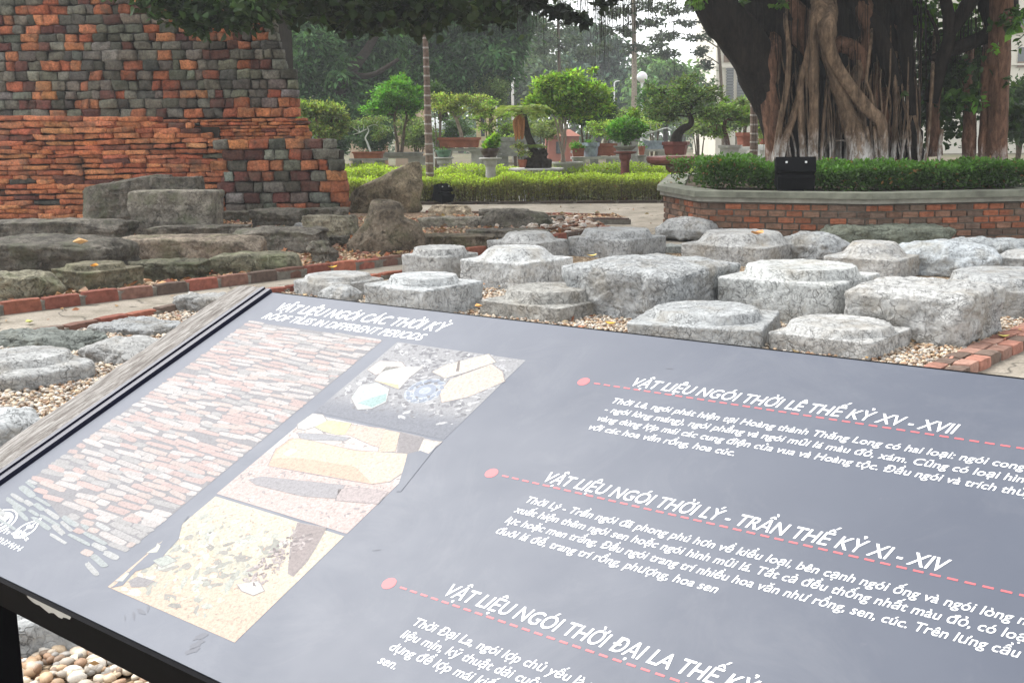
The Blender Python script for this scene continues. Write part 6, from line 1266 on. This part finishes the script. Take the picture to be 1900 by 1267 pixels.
ptree('airy pine with a few dark tufts left of the cream building', 58, [([(1345, 260, 0), (1338, 150, 0), (1330, 40, 0), (1325, -60, 0)], [3.5, 3, 2.5, 2]), ([(1334, 90, 0), (1300, 70, 0), (1250, 60, 0)], [1.4, 1, .5]), ([(1331, 50, 0), (1290, 40, 0), (1240, 42, 0)], [1.2, .9, .5]), ([(1336, 120, 0), (1312, 105, 0), (1290, 100, 0)], [1.1, .8, .5])], [(1270, 42, 0, 22, 6), (1245, 68, 0, 22, 5), (1290, 70, 0, 18, 5), (1300, 95, 0, 16, 8), (1315, 60, 0, 14, 10), (1255, 20, 0, 26, 6), (1312, 120, 0, 12, 8), (1225, 85, 0, 16, 5), (1280, 10, 0, 22, 6)], (.055, .075, .05), .24, 1.3, bark='bark', droop=.1, sub=9)
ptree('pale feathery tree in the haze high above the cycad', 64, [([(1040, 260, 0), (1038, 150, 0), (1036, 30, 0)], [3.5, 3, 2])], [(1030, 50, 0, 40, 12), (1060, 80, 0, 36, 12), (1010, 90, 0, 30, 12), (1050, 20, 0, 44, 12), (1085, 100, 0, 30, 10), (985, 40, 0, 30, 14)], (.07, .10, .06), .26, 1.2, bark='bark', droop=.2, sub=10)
# a far wood closing the horizon: reads as one mass
mb = MB(); m2 = MB()
for i in range(70):
    x = -75 + 170 * i / 69 + rng.normal() * 1.2; y = rng.uniform(105, 128); h = rng.uniform(5, 8.5) if x < 18 else rng.uniform(5, 7); P, tn, dr = cloud([(x, y, h * .55)], [np.array([3.6, 3.6, h * .5])], 520, rng, 16, .34)
    mb.add(*leaves(P, rng.uniform(.6, 1.3, len(P)) * .75, rng, hsvjit((.09, .14, .08), len(P), rng, .3) * tn[:, None], .4, .5, dr)); mb.add(*tube([(x, y, -.2), (x, y, h * .6)], [.3, .15], 6, 1), (.05, .04, .03))
tag(mb.build('far_woods', M['leaf_dark'], base=(0, 115, 0)), kind='stuff')
# cream building
d = 84.0; k = sc_(d); X0, X1 = at(1329, 200, d)[0], at(1990, 200, d)[0]; ZT = at(1400, -120, d)[2]
CB = thing('cream_building', 'cream coloured building with louvred windows behind the banyan', 'building', ((X0 + X1) / 2, d + 5, 0))
M['cream'] = m_simple('cream_render', (.62, .585, .50), .9, .2, .08, .6, .1, .02); M['glass'] = m_simple('dark_window_glass', (.05, .06, .065), .15, .6, .2, 3, 0); M['louvre'] = m_simple('grey_louvre', (.13, .135, .13), .6, .3, .2, 5, 0); M['brownpanel'] = m_simple('brown_panel', (.16, .10, .06), .7, .3, .2, 5, 0)
mb = MB(); mb.add(box(X0, X1, d, d + 10, -.1, ZT), BOXF); mb.build('wall', M['cream'], CB, col=False)
def bx_(x0, x1, y0, y1, dd0, dd1): a, b_ = at(x0, y1, d), at(x1, y0, d); return box(a[0], b_[0], d + dd0, d + dd1, a[2], b_[2])
def win(x0, x1, y0, y1, louv=False):
    mb = MB(); mb.add(bx_(x0 - 1, x1 + 1, y0 - 1, y1 + 1, -.09, -.004), BOXF); w_ = mb.build('window', M['cream'], CB, col=False); mb = MB(); mb.add(bx_(x0, x1, y0, y1, -.12, -.092), BOXF); mb.build('pane', M['glass'], w_, col=False)
    if louv:
        mb = MB(); n = 14
        for i in range(n): y = y0 + (y1 - y0) * i / n; mb.add(bx_(x0 + .4, x1 - .4, y + .6, y + (y1 - y0) / n * (.62 if i < 6 else .9), -.2, -.125), BOXF)
        mb.build('louvre_slats', M['louvre'], w_, col=False)
    else:
        mb = MB(); mb.add(bx_(x0, x1, y0 + (y1 - y0) * .7, y1, -.15, -.125), BOXF); mb.build('spandrel', M['brownpanel'], w_, col=False)
win(1346, 1361, 127, 200, True); win(1366, 1385, 127, 200, True); win(1342, 1359, 72, 116); win(1368, 1386, 72, 116); win(1342, 1359, -10, 50); win(1886, 1930, 88, 126); win(1886, 1930, 20, 60); win(1886, 1930, 150, 190); win(1700, 1716, 30, 60)
mb = MB()
for y in (122, 62, 205): mb.add(bx_(1325, 1990, y - 1.2, y + 1.2, -.22, -.001), BOXF)
mb.build('string_course', M['cream'], CB, col=False)
mb = MB(); mb.add(bx_(1326, 1334, -118, 260, -.3, -.0015), BOXF); mb.build('corner_pier', M['cream'], CB, col=False)
# small red roofs glimpsed through the trees
def house(label, x, yr, w_, d, wall=(.55, .42, .3)):
    k = sc_(d); a = at(x, yr, d); t = thing('house', label, 'house', (a[0], a[1] + 3, 0), 'red roofed houses behind the trees'); hw = w_ / 2 * k; e = a[2] - hw * .45
    mb = MB(); mb.add(box(a[0] - hw, a[0] + hw, a[1], a[1] + 6, -.1, e), BOXF); mb.build('wall', m_simple('ochre_wall', wall, .9, .2, .15, 2, .1), t, col=False)
    mb = MB(); V = np.array([[a[0] - hw * 1.1, a[1] - .5, e], [a[0] + hw * 1.1, a[1] - .5, e], [a[0] + hw * 1.1, a[1] + 6.5, e], [a[0] - hw * 1.1, a[1] + 6.5, e], [a[0] - hw * .6, a[1] + 3, a[2]], [a[0] + hw * .6, a[1] + 3, a[2]]]); mb.add(V, [np.array([[0, 1, 5, 4], [2, 3, 4, 5]]), np.array([[1, 2, 5], [3, 0, 4]]), np.array([[3, 2, 1, 0]])]); mb.build('roof', M['terracotta'], t, col=False)
    mb = MB(); mb.add(box(a[0] - hw * .5, a[0] - hw * .1, a[1] - .06, a[1] - .003, e * .35, e * .8), BOXF); mb.build('window', M['glass'], t, col=False)
house('ochre house with an orange roof behind the dark forked tree', 668, 152, 46, 56); house('red roofed house peeping above the mushroom juniper', 752, 128, 44, 58); house('low brick-red building behind the many-stemmed tree', 1046, 240, 56, 62, (.34, .13, .09)); house('small yellow house left of the cycad', 900, 150, 34, 62, (.6, .5, .3))

# ------------------------------------------------------------------ pale air between here and the far trees
mb = MB(); mb.add(box(-130, 130, -8, 140, -1.2, 19), BOXF)
m = bpy.data.materials.new('pale_haze'); m.use_nodes = True; nt = m.node_tree; nt.nodes.remove(nt.nodes['Principled BSDF']); pv = nt.nodes.new('ShaderNodeVolumePrincipled'); pv.inputs['Color'].default_value = (.92, .95, .97, 1); pv.inputs['Density'].default_value = HAZE; pv.inputs['Anisotropy'].default_value = .2
L_(nt, pv.outputs[0], nt.nodes['Material Output'].inputs['Volume'])
tag(mb.build('haze', m, col=False, base=(0, 60, -1.2)), kind='stuff')
